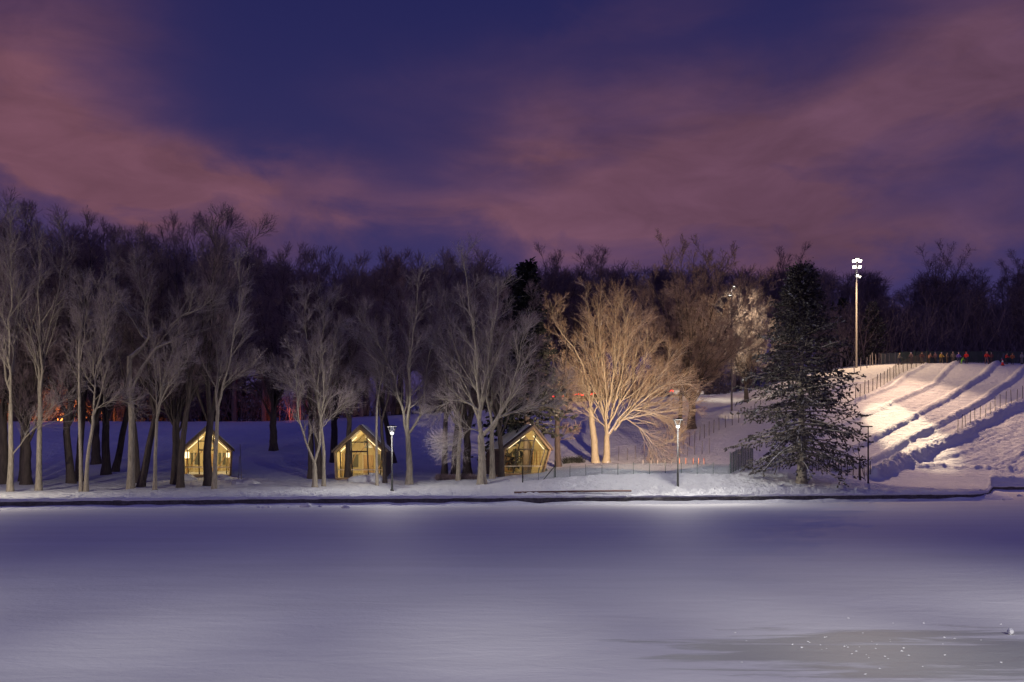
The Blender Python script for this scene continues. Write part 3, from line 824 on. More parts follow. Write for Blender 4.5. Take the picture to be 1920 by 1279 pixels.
# ------------------------------------------------------------------ conifers
def spruce_mesh(seed, H, Rm, h0, prof, r0, whorl=.3, nb=6, ntw=12, nsp=7, droop=-.12, size=.24, nmat=None, bmat=None):
    rg = np.random.default_rng(seed)
    T = np.stack([np.zeros(16), np.zeros(16), np.linspace(-.2, H * .985, 16)], 1); T[1:-1, :2] += rg.normal(0, .02, (14, 2))
    tt = np.linspace(0, 1, 16); rt = r0 * (1 - .95 * tt) * (1 + .5 * np.exp(-tt * 22))
    tv, tf = tubes(T[None], rt[None], 12)
    tm = np_mesh('trunk', tv, tf, True, [bmat])
    hs = []
    h = h0
    while h < H * .985:
        hs.append(h); h += whorl * rg.uniform(.7, 1.3) * (1.0 if h < H * .8 else .7)
    hs = np.array(hs)
    st = []; di = []; ln = []
    for h in hs:
        k = nb + rg.integers(-1, 2); a0 = rg.uniform(0, 6.28)
        L = Rm * np.interp(h / H, prof[0], prof[1])
        for j in range(k):
            a = a0 + 2 * PI * j / k + rg.normal(0, .25)
            lift = np.interp(h / H, [0, .4, .8, 1], [-.16, .02, .35, .9]) + rg.normal(0, .09)
            st.append((0, 0, h + rg.normal(0, .08))); di.append((math.cos(a), math.sin(a), lift)); ln.append(max(.25, L * rg.uniform(.66, 1.1)))
    B = grow(np.array(st), np.array(di), np.array(ln), 6, droop * .25, .05, rg)
    B[:, -1, 2] += .12; ln = np.array(ln)
    RB = np.maximum(np.linspace(1, .15, 7)[None] * (.012 + ln[:, None] * .011), .006)
    T2, R2 = kids(B, RB, rg, ntw, .12, 1., .85, .2, lambda t: np.clip(Rm * .24 * (1.15 - .75 * t), .2, 2), 3, -.07, .1, .6, .015, .005, flat=1)
    bv, bf = joinm([tubes(B, RB, 5), tubes(T2, R2, 3)])
    bm_ = np_mesh('branches', bv, bf, True, [bmat])
    # sprays of needles: small elongated leaf-clumps along every twig
    K = len(T2); f = rg.uniform(.1, 1, (K, nsp)) * 3; i = np.minimum(f.astype(int), 2); w = (f - i)[..., None]; k = np.arange(K)[:, None]
    c = T2[k, i] * (1 - w) + T2[k, i + 1] * w
    tg = nrm(T2[k, i + 1] - T2[k, i])
    d = nrm(tg * .8 + rg.normal(0, .45, tg.shape) + np.array([0, 0, -.22]))
    u = nrm(np.cross(d, rg.normal(0, 1, d.shape)))
    sz = size * rg.uniform(.6, 1.3, (K, nsp, 1)); sw = sz * rg.uniform(.22, .38, sz.shape)
    q0 = c - d * sz * .25; q2 = c + d * sz * .75; q1 = c + d * sz * .2 + u * sw; q3 = c + d * sz * .2 - u * sw
    lv = np.stack([q0, q1, q2, q3], 2).reshape(-1, 3); lf = np.arange(len(lv)).reshape(-1, 4)
    fm = np_mesh('foliage', lv, lf, False, [nmat])
    return tm, bm_, fm

def put_spruce(loc, ms, label, group, sc=1, rz=0, sxy=1):
    t = empty('spruce_tree', loc, rz, label, 'tree', group); t.scale = (sc * sxy, sc * sxy, sc)
    mobj('trunk', ms[0], t); c = mobj('branches', ms[1], t); mobj('foliage', ms[2], c)
    return t

x, D, z = hit(1503, 908)
H = CAMZ + (HY - 506) * D / F - z
ms = spruce_mesh(301, H, 5.7, 2.0, ([0, .1, .2, .32, .5, .65, .8, .92, 1], [.6, .9, 1.0, .97, .82, .63, .39, .19, .03]), .36, .33, 6, 14, 13, -.18, .20, M['needle'], M['bark'])
put_spruce((x, D, z), ms, 'tall dark spruce standing alone on the end of the snowy mound', 'spruces', 1, .6)
ms2 = spruce_mesh(302, 18, 4.2, .8, ([0, .1, .3, .5, .7, .9, 1], [.8, 1, .86, .66, .42, .16, .03]), .3, .42, 6, 8, 6, -.14, .36, M['needle_dark'], M['bark_dark'])
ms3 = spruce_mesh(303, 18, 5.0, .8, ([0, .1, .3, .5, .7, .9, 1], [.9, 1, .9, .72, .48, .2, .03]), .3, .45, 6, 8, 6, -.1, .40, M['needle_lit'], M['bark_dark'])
ms4 = spruce_mesh(304, 18, 3.6, 4.2, ([0, .2, .3, .5, .7, .9, 1], [.8, 1, .95, .7, .42, .16, .03]), .3, .38, 6, 9, 7, -.14, .33, M['needle_dark'], M['bark_dark'])
CON = [
    (988, 888, 492, ms4, 1.15, 'dark spruce overhanging the roof of the tilted cabin'),
    (960, 884, 520, ms2, .9, 'shorter dark spruce tucked against the dark wall of the tilted cabin'),
]
for px, py, top, m_, sxy, lab in CON:
    x, D, z = hit(px, py); H = CAMZ + (HY - top) * D / F - z
    put_spruce((x, D, z), m_, lab, 'spruces', H / 18, px * .1, sxy)
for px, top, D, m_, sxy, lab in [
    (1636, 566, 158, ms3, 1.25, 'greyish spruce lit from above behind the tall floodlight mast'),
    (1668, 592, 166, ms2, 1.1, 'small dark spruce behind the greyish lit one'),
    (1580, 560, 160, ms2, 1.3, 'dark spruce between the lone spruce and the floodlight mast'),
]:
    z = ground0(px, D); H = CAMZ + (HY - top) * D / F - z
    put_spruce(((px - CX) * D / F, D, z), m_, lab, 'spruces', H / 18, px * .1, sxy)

# ------------------------------------------------------------------ far wood: one mass
def forest():
    rg = np.random.default_rng(77)
    def lite(seed, conifer=False):
        r2 = np.random.default_rng(seed)
        H = 18
        if conifer:
            parts = []
            hs = np.linspace(1, 17.3, 26); st = []; di = []; ln = []
            for h in hs:
                for j in range(6):
                    a = r2.uniform(0, 6.28); st.append((0, 0, h)); di.append((math.cos(a), math.sin(a), -.1)); ln.append(4.0 * (1 - h / 18) ** .8 * r2.uniform(.6, 1.1) + .2)
            B = grow(np.array(st), np.array(di), np.array(ln), 2, -.03, .05, r2)
            Rb = np.tile([.05, .03, .015], (len(B), 1))
            T2, R2 = kids(B, Rb, r2, 9, .1, 1, .9, .3, lambda t: .9 + 0 * t, 1, -.1, .1, .6, .1, .09)
            parts = [tubes(B, Rb, 3), tubes(T2, np.tile([.16, .05], (len(T2), 1)), 3)]
        else:
            LP = []; LR = []
            for k in range(9):
                a = r2.uniform(0, 6.28); sp = r2.uniform(.05, .42)
                LP.append(resample([(0, 0, 4), (math.cos(a) * sp * 5, math.sin(a) * sp * 5, 9), (math.cos(a) * sp * 9, math.sin(a) * sp * 9, r2.uniform(15.5, 17.6) - sp * 6)], 8)); LR.append(np.linspace(.13, .03, 8))
            LP = np.stack(LP); LR = np.stack(LR)
            B2, R2 = kids(LP, LR, r2, 9, .08, 1, .7, .2, lambda t: 3.3 * (1.1 - .7 * t), 3, .08, .1, .7, .05, .02)
            B3, R3 = kids(B2, R2, r2, 9, .1, 1, .7, .2, lambda t: 1.7 * (1.1 - .6 * t), 2, .06, .1, .7, .03, .016)
            B4, R4 = kids(B3, R3, r2, 5, .1, 1, .7, .2, lambda t: .9 + 0 * t, 1, .05, .1, .7, .02, .014)
            TR = np.array([[(0, 0, -.5), (0, 0, 4.5)]], float)
            parts = [tubes(TR, np.array([[.3, .22]]), 6), tubes(LP, LR, 4), tubes(B2, R2, 3), tubes(B3, R3, 3), tubes(B4, R4, 3)]
        return joinm(parts)
    kinds = [lite(1), lite(2), lite(3), lite(4, True)]
    top = lambda px: np.interp(px, [-300, 0, 40, 80, 150, 250, 340, 450, 500, 560, 700, 850, 950, 1100, 1180, 1290, 1400, 1500, 1560, 1620, 1700, 1800, 1920, 2250],
                               [360, 375, 392, 410, 430, 440, 440, 450, 468, 480, 488, 480, 482, 486, 492, 480, 488, 484, 500, 504, 508, 498, 490, 480])
    Vs = []; Fs = []; b = 0
    rows_ = [(158, 34, .3), (166, 34, .5), (176, 34, .25), (190, 34, .15), (210, 36, .15), (-162, 16, .3), (-170, 16, .2), (-180, 16, .1)]
    for D0, n, pc in rows_:
        for k in range(n):
            px = -260 + (2250 + 260) * (k + rg.uniform(.1, .9)) / n
            if D0 < 0: px = 1600 + 640 * (k + rg.uniform(.1, .9)) / n
            if 0 < D0 < 172 and px > 1640: continue
            D = abs(D0) + rg.uniform(-3, 3)
            if px > 1640 and D0 > 0: D += 8
            z = ground0(px, D)
            v, f = kinds[3] if rg.uniform() < pc else kinds[rg.integers(0, 3)]
            con = v is kinds[3][0]
            tpy = top(px) + rg.uniform(-2, 22) + (60 + rg.uniform(0, 90) if con else 0) + (50 if 0 < D0 < 160 else 0) + (rg.uniform(20, 70) if D0 < 0 else 0)
            s_ = (CAMZ + (HY - tpy) * D / F - z) / 18
            a = rg.uniform(0, 6.28); c, sn = math.cos(a) * s_, math.sin(a) * s_
            w = 1.15
            vv = np.stack([(v[:, 0] * c - v[:, 1] * sn) * w + (px - CX) * D / F, (v[:, 0] * sn + v[:, 1] * c) * w + D, v[:, 2] * s_ + z], 1)
            Vs.append(vv); Fs.append(f + b); b += len(vv)
    return np_mesh('forest', np.concatenate(Vs), np.concatenate(Fs), False, [M['forest']])
tag(mobj('forest', forest()), 'dense dark leafless wood covering the hilltop behind the slopes', 'forest', kind='stuff')

# undergrowth closing the wood floor
def thicket(name, pxs, D, h, seed, n):
    rg = np.random.default_rng(seed)
    px = rg.uniform(pxs[0], pxs[1], n); Dd = rg.uniform(D[0], D[1], n)
    st = np.stack([(px - CX) * Dd / F, Dd, [ground0(a, b) - .1 for a, b in zip(px, Dd)]], 1)
    d = rg.normal(0, .35, (n, 3)); d[:, 2] = 1
    B = grow(st, d, rg.uniform(h[0], h[1], n), 3, .03, .12, rg)
    RB = np.tile([.05, .04, .03, .015], (n, 1))
    B2, R2 = kids(B, RB, rg, 8, .15, 1, .8, .2, lambda t: .32 * h[1] + 0 * t, 2, .03, .12, .7, .04, .02)
    v, f = joinm([tubes(B, RB, 3), tubes(B2, R2, 3)])
    return np_mesh(name, v, f, False, [M['forest']])
tag(mobj('undergrowth', thicket('undergrowth', (-300, 1500), (156, 185), (3, 8), 91, 1500)), 'tangled dark undergrowth filling the wood behind the far road', 'undergrowth', kind='stuff')

tag(mobj('undergrowth', thicket('undergrowth', (1540, 2250), (156, 176), (5, 11), 92, 1300)), 'tangled dark thicket behind the hilltop mesh fence', 'undergrowth', kind='stuff')

# ------------------------------------------------------------------ cabins
def cabin(base, yaw, label, w=4.4, he=2.45, hr=4.65, dep=5.6, skew=0., scale=1.0, lampw=True):
    root = empty('wooden_cabin', base, yaw, label, 'cabin', 'glass-fronted wooden cabins')
    root.scale = (scale,) * 3
    sk = lambda x, z: (x + skew * z, z)
    W = w / 2
    prof_o = [(-W, 0), (-W - .12, he), (0, hr), (W + .12, he), (W, 0)]
    t = .13
    prof_i = [(-W + t, .12), (-W + t - .1, he - .06), (0, hr - .26), (W - t + .1, he - .06), (W - t, .12)]
    S = lambda P: [sk(*p) for p in P]
    # portal frame of the gable
    f = MB()
    po, pi_ = S(prof_o), S(prof_i)
    n = 5
    for y0, y1 in ((-.5, .02),):
        V = [(x, y0, z) for x, z in po] + [(x, y0, z) for x, z in pi_] + [(x, y1, z) for x, z in po] + [(x, y1, z) for x, z in pi_]
        Fc = []
        for i in range(n):
            j = (i + 1) % n
            Fc += [(i, j, j + n, i + n), (i + 2 * n, i + 3 * n, j + 3 * n, j + 2 * n), (i, i + 2 * n, j + 2 * n, j), (i + n, j + n, j + 3 * n, i + 3 * n)]
        f.add(V, Fc)
    f.build('portal_frame', M['wood'], root)
    # side walls, back wall, floor
    for sg in (-1, 1):
        a = [(sg * W, 0), (sg * (W + .12), he), (sg * (W + .12 - .14), he - .02), (sg * (W - .14), 0)]
        MB().prism(S(a), .022, dep).build('side_wall', M['wood_dark'], root)
        a = [(sg * (W - .143), .1), (sg * (W + .12 - .143), he - .03), (sg * (W + .12 - .19), he - .05), (sg * (W - .19), .1)]
        MB().prism(S(a), .03, dep - .2).build('lining', M['wood_in'], root)
    MB().prism(S([(-W + .2, .1), (-W + .1, he - .1), (0, hr - .3), (W - .1, he - .1), (W - .2, .1)]), dep - .19, dep - .02).build('back_wall', M['wood_in'], root)
    MB().prism(S([(-W + .15, -.35), (-W + .15, .09), (W - .15, .09), (W - .15, -.35)]), -.45, dep - .2).build('floor_slab', M['wood'], root)
    for sg in (-1, 1):
        a = [(sg * (W + .3), he - .12), (sg * (W + .3), he + .06), (0, hr + .2), (0, hr + .01)]
        ro = MB().prism(S(a), -.62, dep + .2).build('roof', M['roof'], root)
        b = [(sg * (W + .28), he + .063), (sg * (W + .28), he + .16), (0, hr + .32), (0, hr + .203)]
        MB().prism(S(b), 1.2, dep + .15).build('snow_cover', M['drift'], ro, smooth=False)
    # sloping ceilings
    for sg in (-1, 1):
        a = [(sg * (W - .05), he - .13), (sg * (W - .05), he - .09), (0, hr - .25), (0, hr - .30)]
        MB().prism(S(a), .03, dep - .2).build('ceiling', M['wood_in'], root)
    # glazing
    gl = MB(); gl.prism(S([(-W + .18, .14), (-W + .1, he - .1), (0, hr - .3), (W - .1, he - .1), (W - .18, .14)]), .20, .215)
    gl.build('glass_pane', M['glass'], root)
    def bar(p, q, r, name, m_, y=.16, d=.09):
        p = Vector(sk(*p)); q = Vector(sk(*q)); v = (q - p).normalized(); nn = Vector((-v.y, v.x)) * r / 2
        MB().prism([tuple(p + nn), tuple(q + nn), tuple(q - nn), tuple(p - nn)], y - d / 2, y + d / 2).build(name, m_, root)
    bar((-.75, .14), (-.85, hr - 1.05), .11, 'mullion', M['mullion'])
    bar((.7, .14), (.55, hr - .85), .11, 'mullion', M['mullion'])
    bar((-1.75, .14), (-1.85, he + .1), .08, 'mullion', M['mullion'])
    bar((1.75, .14), (1.85, he + .1), .08, 'mullion', M['mullion'])
    bar((-W + .2, .82), (W - .2, .82), .08, 'rail', M['rail'], .09, .06)
    bar((-.83, 2.45), (.58, 2.45), .13, 'transom', M['mullion'], .15, .14)
    bar((-.83, 3.3), (.56, 3.3), .10, 'transom', M['mullion'], .15, .12)
    # inside: door leaf, bench, studs, lamp panels, ridge strip
    d = MB().box((.1 + skew * 1.1, dep - .24, 1.15), (1.0, .06, 2.05)).build('door', M['wood'], root)
    MB().box((.48 + skew * 1.1, dep - .3, 1.1), (.05, .05, .16)).build('handle', M['metal'], d)
    MB().box((-1.1 + skew * .4, dep - 1.0, .48), (1.4, .45, .08)).box((-1.6 + skew * .4, dep - 1.0, .27), (.08, .4, .35)).box((-.6 + skew * .4, dep - 1.0, .27), (.08, .4, .35)).build('bench', M['wood_in'], root)
    for xx in (-.4, 1.3, -1.4):
        MB().box((xx + skew * 1.2, dep - .26, 1.3), (.09, .08, 2.3)).build('stud', M['rail'], root)
    for xx, zz, ww, hh_ in ((-1.25, 1.65, .85, 1.2), (1.3, 1.65, .7, 1.2), (.1, 3.2, .8, .7)):
        MB().box((xx + skew * zz, dep - .235, zz), (ww, .07, hh_)).build('back_window', M['night_glass'], root)
    for a_, b_ in (((-1.9, .2), (-.9, 2.7)), ((.75, .2), (1.8, 2.4)), ((-.75, 2.2), (.3, 3.9)), ((.9, 2.4), (-.1, 3.9))):
        p = Vector(sk(*a_)); q = Vector(sk(*b_)); nn = Vector((-(q - p).y, (q - p).x)).normalized() * .05
        MB().prism([tuple(p + nn), tuple(q + nn), tuple(q - nn), tuple(p - nn)], dep - .34, dep - .29).build('brace', M['wood'], root)
    for yy in (1.3, 2.6, 3.9):
        MB().box((-W + .24 + skew * 1.2, yy, 1.25), (.07, .09, 2.2)).build('stud', M['wood'], root)
        MB().box((W - .24 + skew * 1.2, yy, 1.25), (.07, .09, 2.2)).build('stud', M['wood'], root)
    if lampw:
        for sg, hh in ((-1, .62), (1, .46)):
            MB().box((sg * (W - .32) + skew * 1.95, .62, 1.98), (.40 if sg < 0 else .32, .12, hh)).build('lamp_panel', M['lampglow'], root, bevel=.02)
    for sg in (-1, 1):
        p = Vector(sk(sg * (W - .2), he - .13)); q = Vector(sk(0, hr - .5))
        v = (q - p); a = p + v * .08; b = p + v * .8; nn = Vector((-v.y, v.x)).normalized() * .03
        MB().prism([tuple(a + nn), tuple(b + nn), tuple(b - nn), tuple(a - nn)], .5, .56).build('light_strip', M['strip'], root)
    # lamp in the room
    l = bpy.data.lights.new('cabin_light', 'POINT'); l.energy = 470 * scale ** 2; l.color = (1, .77, .40); l.shadow_soft_size = .2
    o = bpy.data.objects.new('cabin_light', l); link(o, root); o.location = (skew * 2.9, dep * .35, 2.9)
    return root

def cabin_at(px, py, D, yaw, label, wpx, **k):
    z = CAMZ + (HY - py) * D / F
    return cabin(((px - CX) * D / F, D, z), yaw, label, scale=wpx * D / F / 4.64, **k)
cabin_at(389, 892, 92, R(16), 'glowing gabled cabin half hidden by a pale tree, two square lamps inside', 91)
cabin_at(676, 898, 90, R(2), 'glowing gabled cabin beside the lit lamp post, its roof slope showing', 97, lampw=False)
cabin_at(976, 890, 89, R(13), 'tilted glowing cabin with a long dark side wall under the spruce', 90, skew=.26, dep=7.5, lampw=False)
# snow heaps shovelled up against the cabins
for i, (px, py, wpx, hpx, lab) in enumerate([(352, 899, 34, 10, 'shovelled snow heap before the cabin with two square lamps'), (418, 899, 30, 9, 'snow heap at the corner of the cabin with two square lamps'),
        (692, 902, 66, 13, 'shovelled snow heap before the glass of the cabin beside the lamp post'), (458, 905, 60, 7, 'low snow heap beside the first cabin near the thin stakes')]):
    x, D, z = hit(px, py); k = D / F
    b = MB().blob((0, 0, 0), (wpx * k / 2, .8, hpx * k), i, .22, 22, 10).build('snow_heap', M['snow'], None, True, loc=(x, D, z - .05))
    tag(b, lab, 'snow heap', 'shovelled snow heaps')

# ------------------------------------------------------------------ lamps
def lamp_post(px, py, toppy, D, label):
    x = (px - CX) * D / F; z = ground0(px, D); h = CAMZ + (HY - toppy) * D / F - z
    r = empty('lamp_post', (x, D, z), 0, label, 'street lamp', 'black lamp posts on the shore path')
    MB().lathe([(.16, -.2), (.16, .08), (.085, .14), (.075, 1.2), (.055, 1.25), (.05, h - .75)], 14).build('pole', M['metal'], r, True)
    MB().lathe([(.07, h - .75), (.09, h - .72), (.09, h - .66), (.05, h - .64)], 14).build('collar', M['metal'], r, True)
    hd = MB().lathe([(.36, h - .06), (.40, h - .04), (.30, h + .02), (.04, h + .07)], 20).build('cap', M['metal'], r, True)
    MB().lathe([(.09, h - .64), (.14, h - .58), (.13, h - .50), (.07, h - .46)], 14).build('lamp_lens', M['lens_small'], r, True)
    cg = MB()
    for k in range(4):
        a = 2 * PI * k / 4 + .5
        cg.tube([(.08 * math.cos(a), .08 * math.sin(a), h - .66), (.35 * math.cos(a), .35 * math.sin(a), h - .05)], .014, 6)
    cg.build('cage', M['metal'], r)
    MB().lathe([(.10, h - .60), (.34, h - .07)], 20).build('lamp_glass', M['glass'], r, True)
    return Vector((x, D, z + h - .4)), r

def light(kind, loc, e, col, size=.15, target=None, angle=None, blend=.5, name='lamp_light'):
    l = bpy.data.lights.new(name, kind); l.energy = e; l.color = col
    if kind in ('POINT', 'SPOT'): l.shadow_soft_size = size
    if kind == 'SPOT': l.spot_size = angle; l.spot_blend = blend
    o = bpy.data.objects.new(name, l); link(o); o.location = loc
    if target is not None: o.rotation_euler = (Vector(target) - Vector(loc)).to_track_quat('-Z', 'Y').to_euler()
    return o
WHITE = (1, .94, .84)
p1, _ = lamp_post(735, 922, 799, 77, 'black lamp post with a blazing lantern in front of the middle cabin')
p2, _ = lamp_post(1271, 922, 786, 75, 'black lamp post with a cone lantern in front of the golden tree')
light('POINT', p1 + Vector((0, -.5, -.05)), 1800, WHITE, .12)
light('POINT', p2 + Vector((0, -.5, -.05)), 2600, WHITE, .12)
# the same row of lamps goes on beyond the picture's edge
light('POINT', (-39.2, 67.6, 4.7), 3300, (1, .88, .68), .12)
# unseen warm spot added at the lamp post to light the mound tree gold
gx_, gD, gz_ = hit(1137, 868)
light('SPOT', (p2.x + .1, p2.y + .3, p2.z - .1), 62000, (1, .70, .48), .15, (gx_ + .3, gD, gz_ + 4.6), R(72), 1.0, 'flood_or_added_spot')

# unlit path lamp with a flat arm head
x, D, z = hit(1628, 908); h = (908 - 801) * D / F
r = empty('lamp_post', (x, D, z), 0, 'thin unlit lamp post with a flat arm head beside the lone spruce', 'street lamp')
MB().lathe([(.10, -.2), (.10, .1), (.075, .2), (.06, h - .9), (.045, h - .85), (.04, h)], 12).build('pole', M['post'], r, True)
MB().tube([(.05, 0, h - .02), (-.2, 0, h + .02), (-.62, 0, h)], .03, 8).build('arm', M['metal'], r)
MB().box((-.15, 0, h + .05), (1.0, .22, .09)).build('lamp_head', M['metal'], r, bevel=.03)

# tall floodlight mast at the top of the slope
x, D, z = hit(1606, 690); h = CAMZ + (HY - 488) * D / F - z
r = empty('floodlight_mast', (x, D, z), 0, 'tall steel mast with a blazing floodlight cluster above the sledding hill', 'floodlight mast')
MB().lathe([(.26, -.3), (.26, .05), (.17, .1), (.10, h)], 14).build('pole', M['mast'], r, True)
for a_, b_, c_ in ((-.7, .7, .3), (-.6, .6, 1.2), (-.35, .45, 2.4)): MB().tube([(a_, 0, h - c_), (b_, 0, h - c_)], .05, 8).build('crossarm', M['mast'], r)
for k, (dx, dz, tx) in enumerate([(-.42, -.1, -.3), (.42, -.1, .4), (0, .1, 0), (-.36, -1.0, -.4), (.36, -1.0, .3), (.05, -2.3, .1), (.4, -2.5, .7)]):
    q_ = Matrix.Rotation(tx, 3, 'Z') @ Matrix.Rotation(R(38), 3, 'X')
    s_ = .95 if k < 5 else .65
    fl = MB().box((dx, -.18, h + dz), (.6 * s_, .26 * s_, .52 * s_), q_).build('floodlight', M['metal'], r, bevel=.03)
    MB().box(Vector((dx, -.18, h + dz)) + q_ @ Vector((0, -.15 * s_, 0)), (.54 * s_, .05, .46 * s_), q_).build('lens', M['lens'], fl)
MAST = Vector((x, D, z + h))
WARM = (1, .66, .36)
bx, bD, bz_ = hit(1690, 800)
light('SPOT', MAST + Vector((.2, -1.2, -.9)), 15000, WARM, .35, (bx + 6, bD, bz_), R(150), .5, 'flood_or_added_spot')
light('SPOT', MAST + Vector((.3, -.8, -.4)), 380000, (1, .76, .48), .3, (bx, bD, bz_), R(15), .9, 'flood_or_added_spot')
lx, lD, lz = hit(1860, 850)
light('SPOT', MAST + Vector((.5, -.8, -.4)), 72000, (1, .64, .40), .3, (lx, lD, lz), R(62), .9, 'flood_or_added_spot')
# slim pole with two lamps beside the frosted tree
x, D, z = hit(1372, 781); h = CAMZ + (HY - 538) * D / F - z
r = empty('floodlight_mast', (x, D, z), 0, 'slim pale pole with a small bright lamp head beside the frosted tree', 'floodlight mast')
MB().lathe([(.2, -.3), (.2, .5), (.13, .6), (.09, h)], 12).build('pole', M['mast'], r, True)
MB().tube([(-.15, 0, h - .15), (.25, -.1, h - .15)], .035, 8).build('arm', M['mast'], r)
for dx, dz in ((.2, 0), (-.25, -1.15)):
    fl = MB().box((dx, -.12, h + dz), (.42, .2, .36), Matrix.Rotation(R(35), 3, 'X')).build('floodlight', M['metal'], r, bevel=.03)
    MB().lathe([(.02, -.03), (.17, -.02), (.17, .02), (.02, .03)], 12, (dx, -.27, h + dz)).build('lens', M['lens_small'], fl, True)
light('SPOT', (x + .35, D - .9, z + h - .1), 30000, (1, .84, .62), .2, (x + 2.4, D + 7.5, z + h - 3.5), R(70), 1.0, 'flood_or_added_spot')
light('SPOT', (x + .4, D - .6, z + h - .3), 26000, (1, .74, .45), .2, (gx_ + 2, gD + 3, gz_ + 6), R(40), .8, 'flood_or_added_spot')
tag(MB().blob((0, 0, 0), (1.6, 1.2, .75), 8, .15, 20, 9).build('snow_heap', M['snow'], None, True, loc=(x, D, z)), 'snow heap round the foot of the slim pale pole', 'snow heap', 'shovelled snow heaps')

# orange street light glowing through the wood, seen between the trunks
for px, py, D, lab in [(21, 780, 153, 'round orange street light glowing low behind the pale shore trees'), (112, 786, 156, 'smaller orange street light glowing behind the shore trees')]:
    P = at(px, py, D); zz = ground0(px, D)
    r = empty('street_lamp', (P.x, P.y, zz), 0, lab, 'street lamp', 'orange lamps on the far road')
    hh = P.z - zz
    MB().lathe([(.1, -.3), (.08, hh - .3)], 10).build('pole', M['metal'], r, True)
    MB().lathe([(.05, hh - .32), (.32, hh - .15), (.40, hh + .1), (.28, hh + .36), (.05, hh + .45)], 16).build('globe', M['sodium'], r, True)
    light('POINT', P + Vector((0, 1.2, .2)), 4500, (1, .3, .06), .3, name='sodium_light')
P = at(545, 778, 156); light('POINT', P, 350, (1, .2, .1), .3, name='sodium_light')

# ------------------------------------------------------------------ fences
def uv_quad_strip(name, pts, h, m_, parent, z0=0.05, sag=.0):
    Vv = []; Fq = []; U = []; d = 0
    for i, p in enumerate(pts):
        p = Vector(p)
        if i: d += (p - Vector(pts[i - 1])).length
        Vv += [p + Vector((0, .02, z0)), p + Vector((0, .02, h))]; U.append(d)
    me = bpy.data.meshes.new(name)
    me.from_pydata(Vv, [], [(2 * i, 2 * i + 2, 2 * i + 3, 2 * i + 1) for i in range(len(pts) - 1)])
    uvl = me.uv_layers.new(name='UVMap')
    for p in me.polygons:
        for li in p.loop_indices:
            vi = me.loops[li].vertex_index; uvl.data[li].uv = (U[vi // 2], 0 if vi % 2 == 0 else h - z0)
    me.materials.append(m_)
    o = mobj(name, me, parent)
    return o

def fence(name, pts, h, label, post_m, net=None, every=1, r=.04, lean=.04, seed=0, group='fences on the slopes', hn=None):
    """pts: world ground points, one per post"""
    rg = random.Random(seed)
    O = Vector(pts[0])
    root = empty(name, O, 0, label, 'fence', group)
    L = [Vector(p) - O for p in pts]
    for p in L[::every]:
        hh = h * rg.uniform(.88, 1.08)
        dx = rg.gauss(0, lean) * hh; dy = rg.gauss(0, lean) * hh
        MB().tube([p + Vector((0, 0, -.3)), p + Vector((dx, dy, hh))], r, 6).build('post', post_m, root)
    if net: uv_quad_strip('netting', L, hn or h * .92, net, root)
    return root

def gpts(trace, n, Dmin=None):
    W = [Vector(hit(a, b, Dmin)) for a, b in trace]
    d = [0]
    for i in range(1, len(W)): d.append(d[-1] + (W[i] - W[i - 1]).length)
    out = []
    for k in range(n):
        t = d[-1] * k / (n - 1); i = max(j for j in range(len(d)) if d[j] <= t + 1e-6); i = min(i, len(W) - 2)
        f = (t - d[i]) / max(1e-6, d[i + 1] - d[i]); p = W[i].lerp(W[i + 1], f)
        px = CX + F * p.x / p.y; zz = ground0(px, p.y)
        out.append((p.x, p.y, zz))
    return out
def zfix(pts):   # stand on the real surface, berms included
    out = []
    for x, y, z in pts:
        px = CX + F * x / y
        b = float(berm_add(np.array([[x]]), np.array([[y]]), None)[0, 0]) if px > 1420 and y > 94 else 0
        out.append((x, y, z + b * .9))
    return out

fence('snow_fence', zfix(gpts([(1272, 846), (1303, 831), (1343, 808), (1400, 786), (1425, 772)], 16, 96)), 1.55, 'line of thin dark stakes climbing the blue slope below the slim pole', M['post'], None, seed=1)
fence('snow_fence', zfix(gpts([(1160, 866), (1200, 862), (1260, 858), (1330, 850)], 12, 98)), 1.5, 'row of thin stakes showing above the mound behind the golden tree', M['post'], None, seed=2, r=.03)
fence('snow_fence', zfix(gpts([(1602, 699), (1625, 691), (1648, 684)], 7, 100)), 1.9, 'short row of pale posts at the foot of the floodlight mast', M['post_pale'], None, seed=3, r=.06)
fence('snow_fence', zfix(gpts([(1604, 748), (1628, 738), (1655, 724), (1685, 703), (1712, 690), (1738, 684)], 19, 100)), 1.9, 'line of posts along the outermost sled lane up to the hilltop', M['post'], M['net_rust'], seed=4, r=.045)
fence('snow_fence', zfix(gpts([(1796, 822), (1822, 803), (1871, 777), (1920, 755), (1980, 730)], 20, 100)), 1.7, 'row of stakes along the crest of the big snow bank', M['post'], None, seed=5, r=.035)
fence('snow_fence', zfix(gpts([(1512, 881), (1550, 886), (1590, 891), (1632, 897)], 12, 97)), 1.35, 'low netted fence across the foot of the sled lanes behind the spruce', M['post'], M['net_rust'], seed=6, r=.04)
fence('snow_fence', zfix(gpts([(1652, 684), (1668, 683), (1690, 682)], 5, 100)), 1.9, 'pale greenish screen panel at the hilltop corner', M['post_pale'], M['net_grey'], seed=7, lean=.01)
W_ = [((px - CX) * 152.5 / F, 152.5, ground0(px, 152.5) - .1) for px in np.linspace(1690, 1990, 13)]
fence('snow_fence', W_, 2.15, 'long dark mesh fence along the hilltop behind the queue', M['post_green'], M['net_thick'], seed=8, lean=.01)
fence('mesh_fence', gpts([(980, 903), (1039, 898), (1075, 895), (1120, 893), (1180, 890), (1240, 889), (1300, 889), (1367, 892)], 14), .95, 'low transparent green mesh fence running along the front of the snow mound', M['post_green'], M['net'], seed=9, r=.02, lean=.02)
A_ = hit(1370, 890); 
pp = [(A_[0], A_[1], A_[2])]
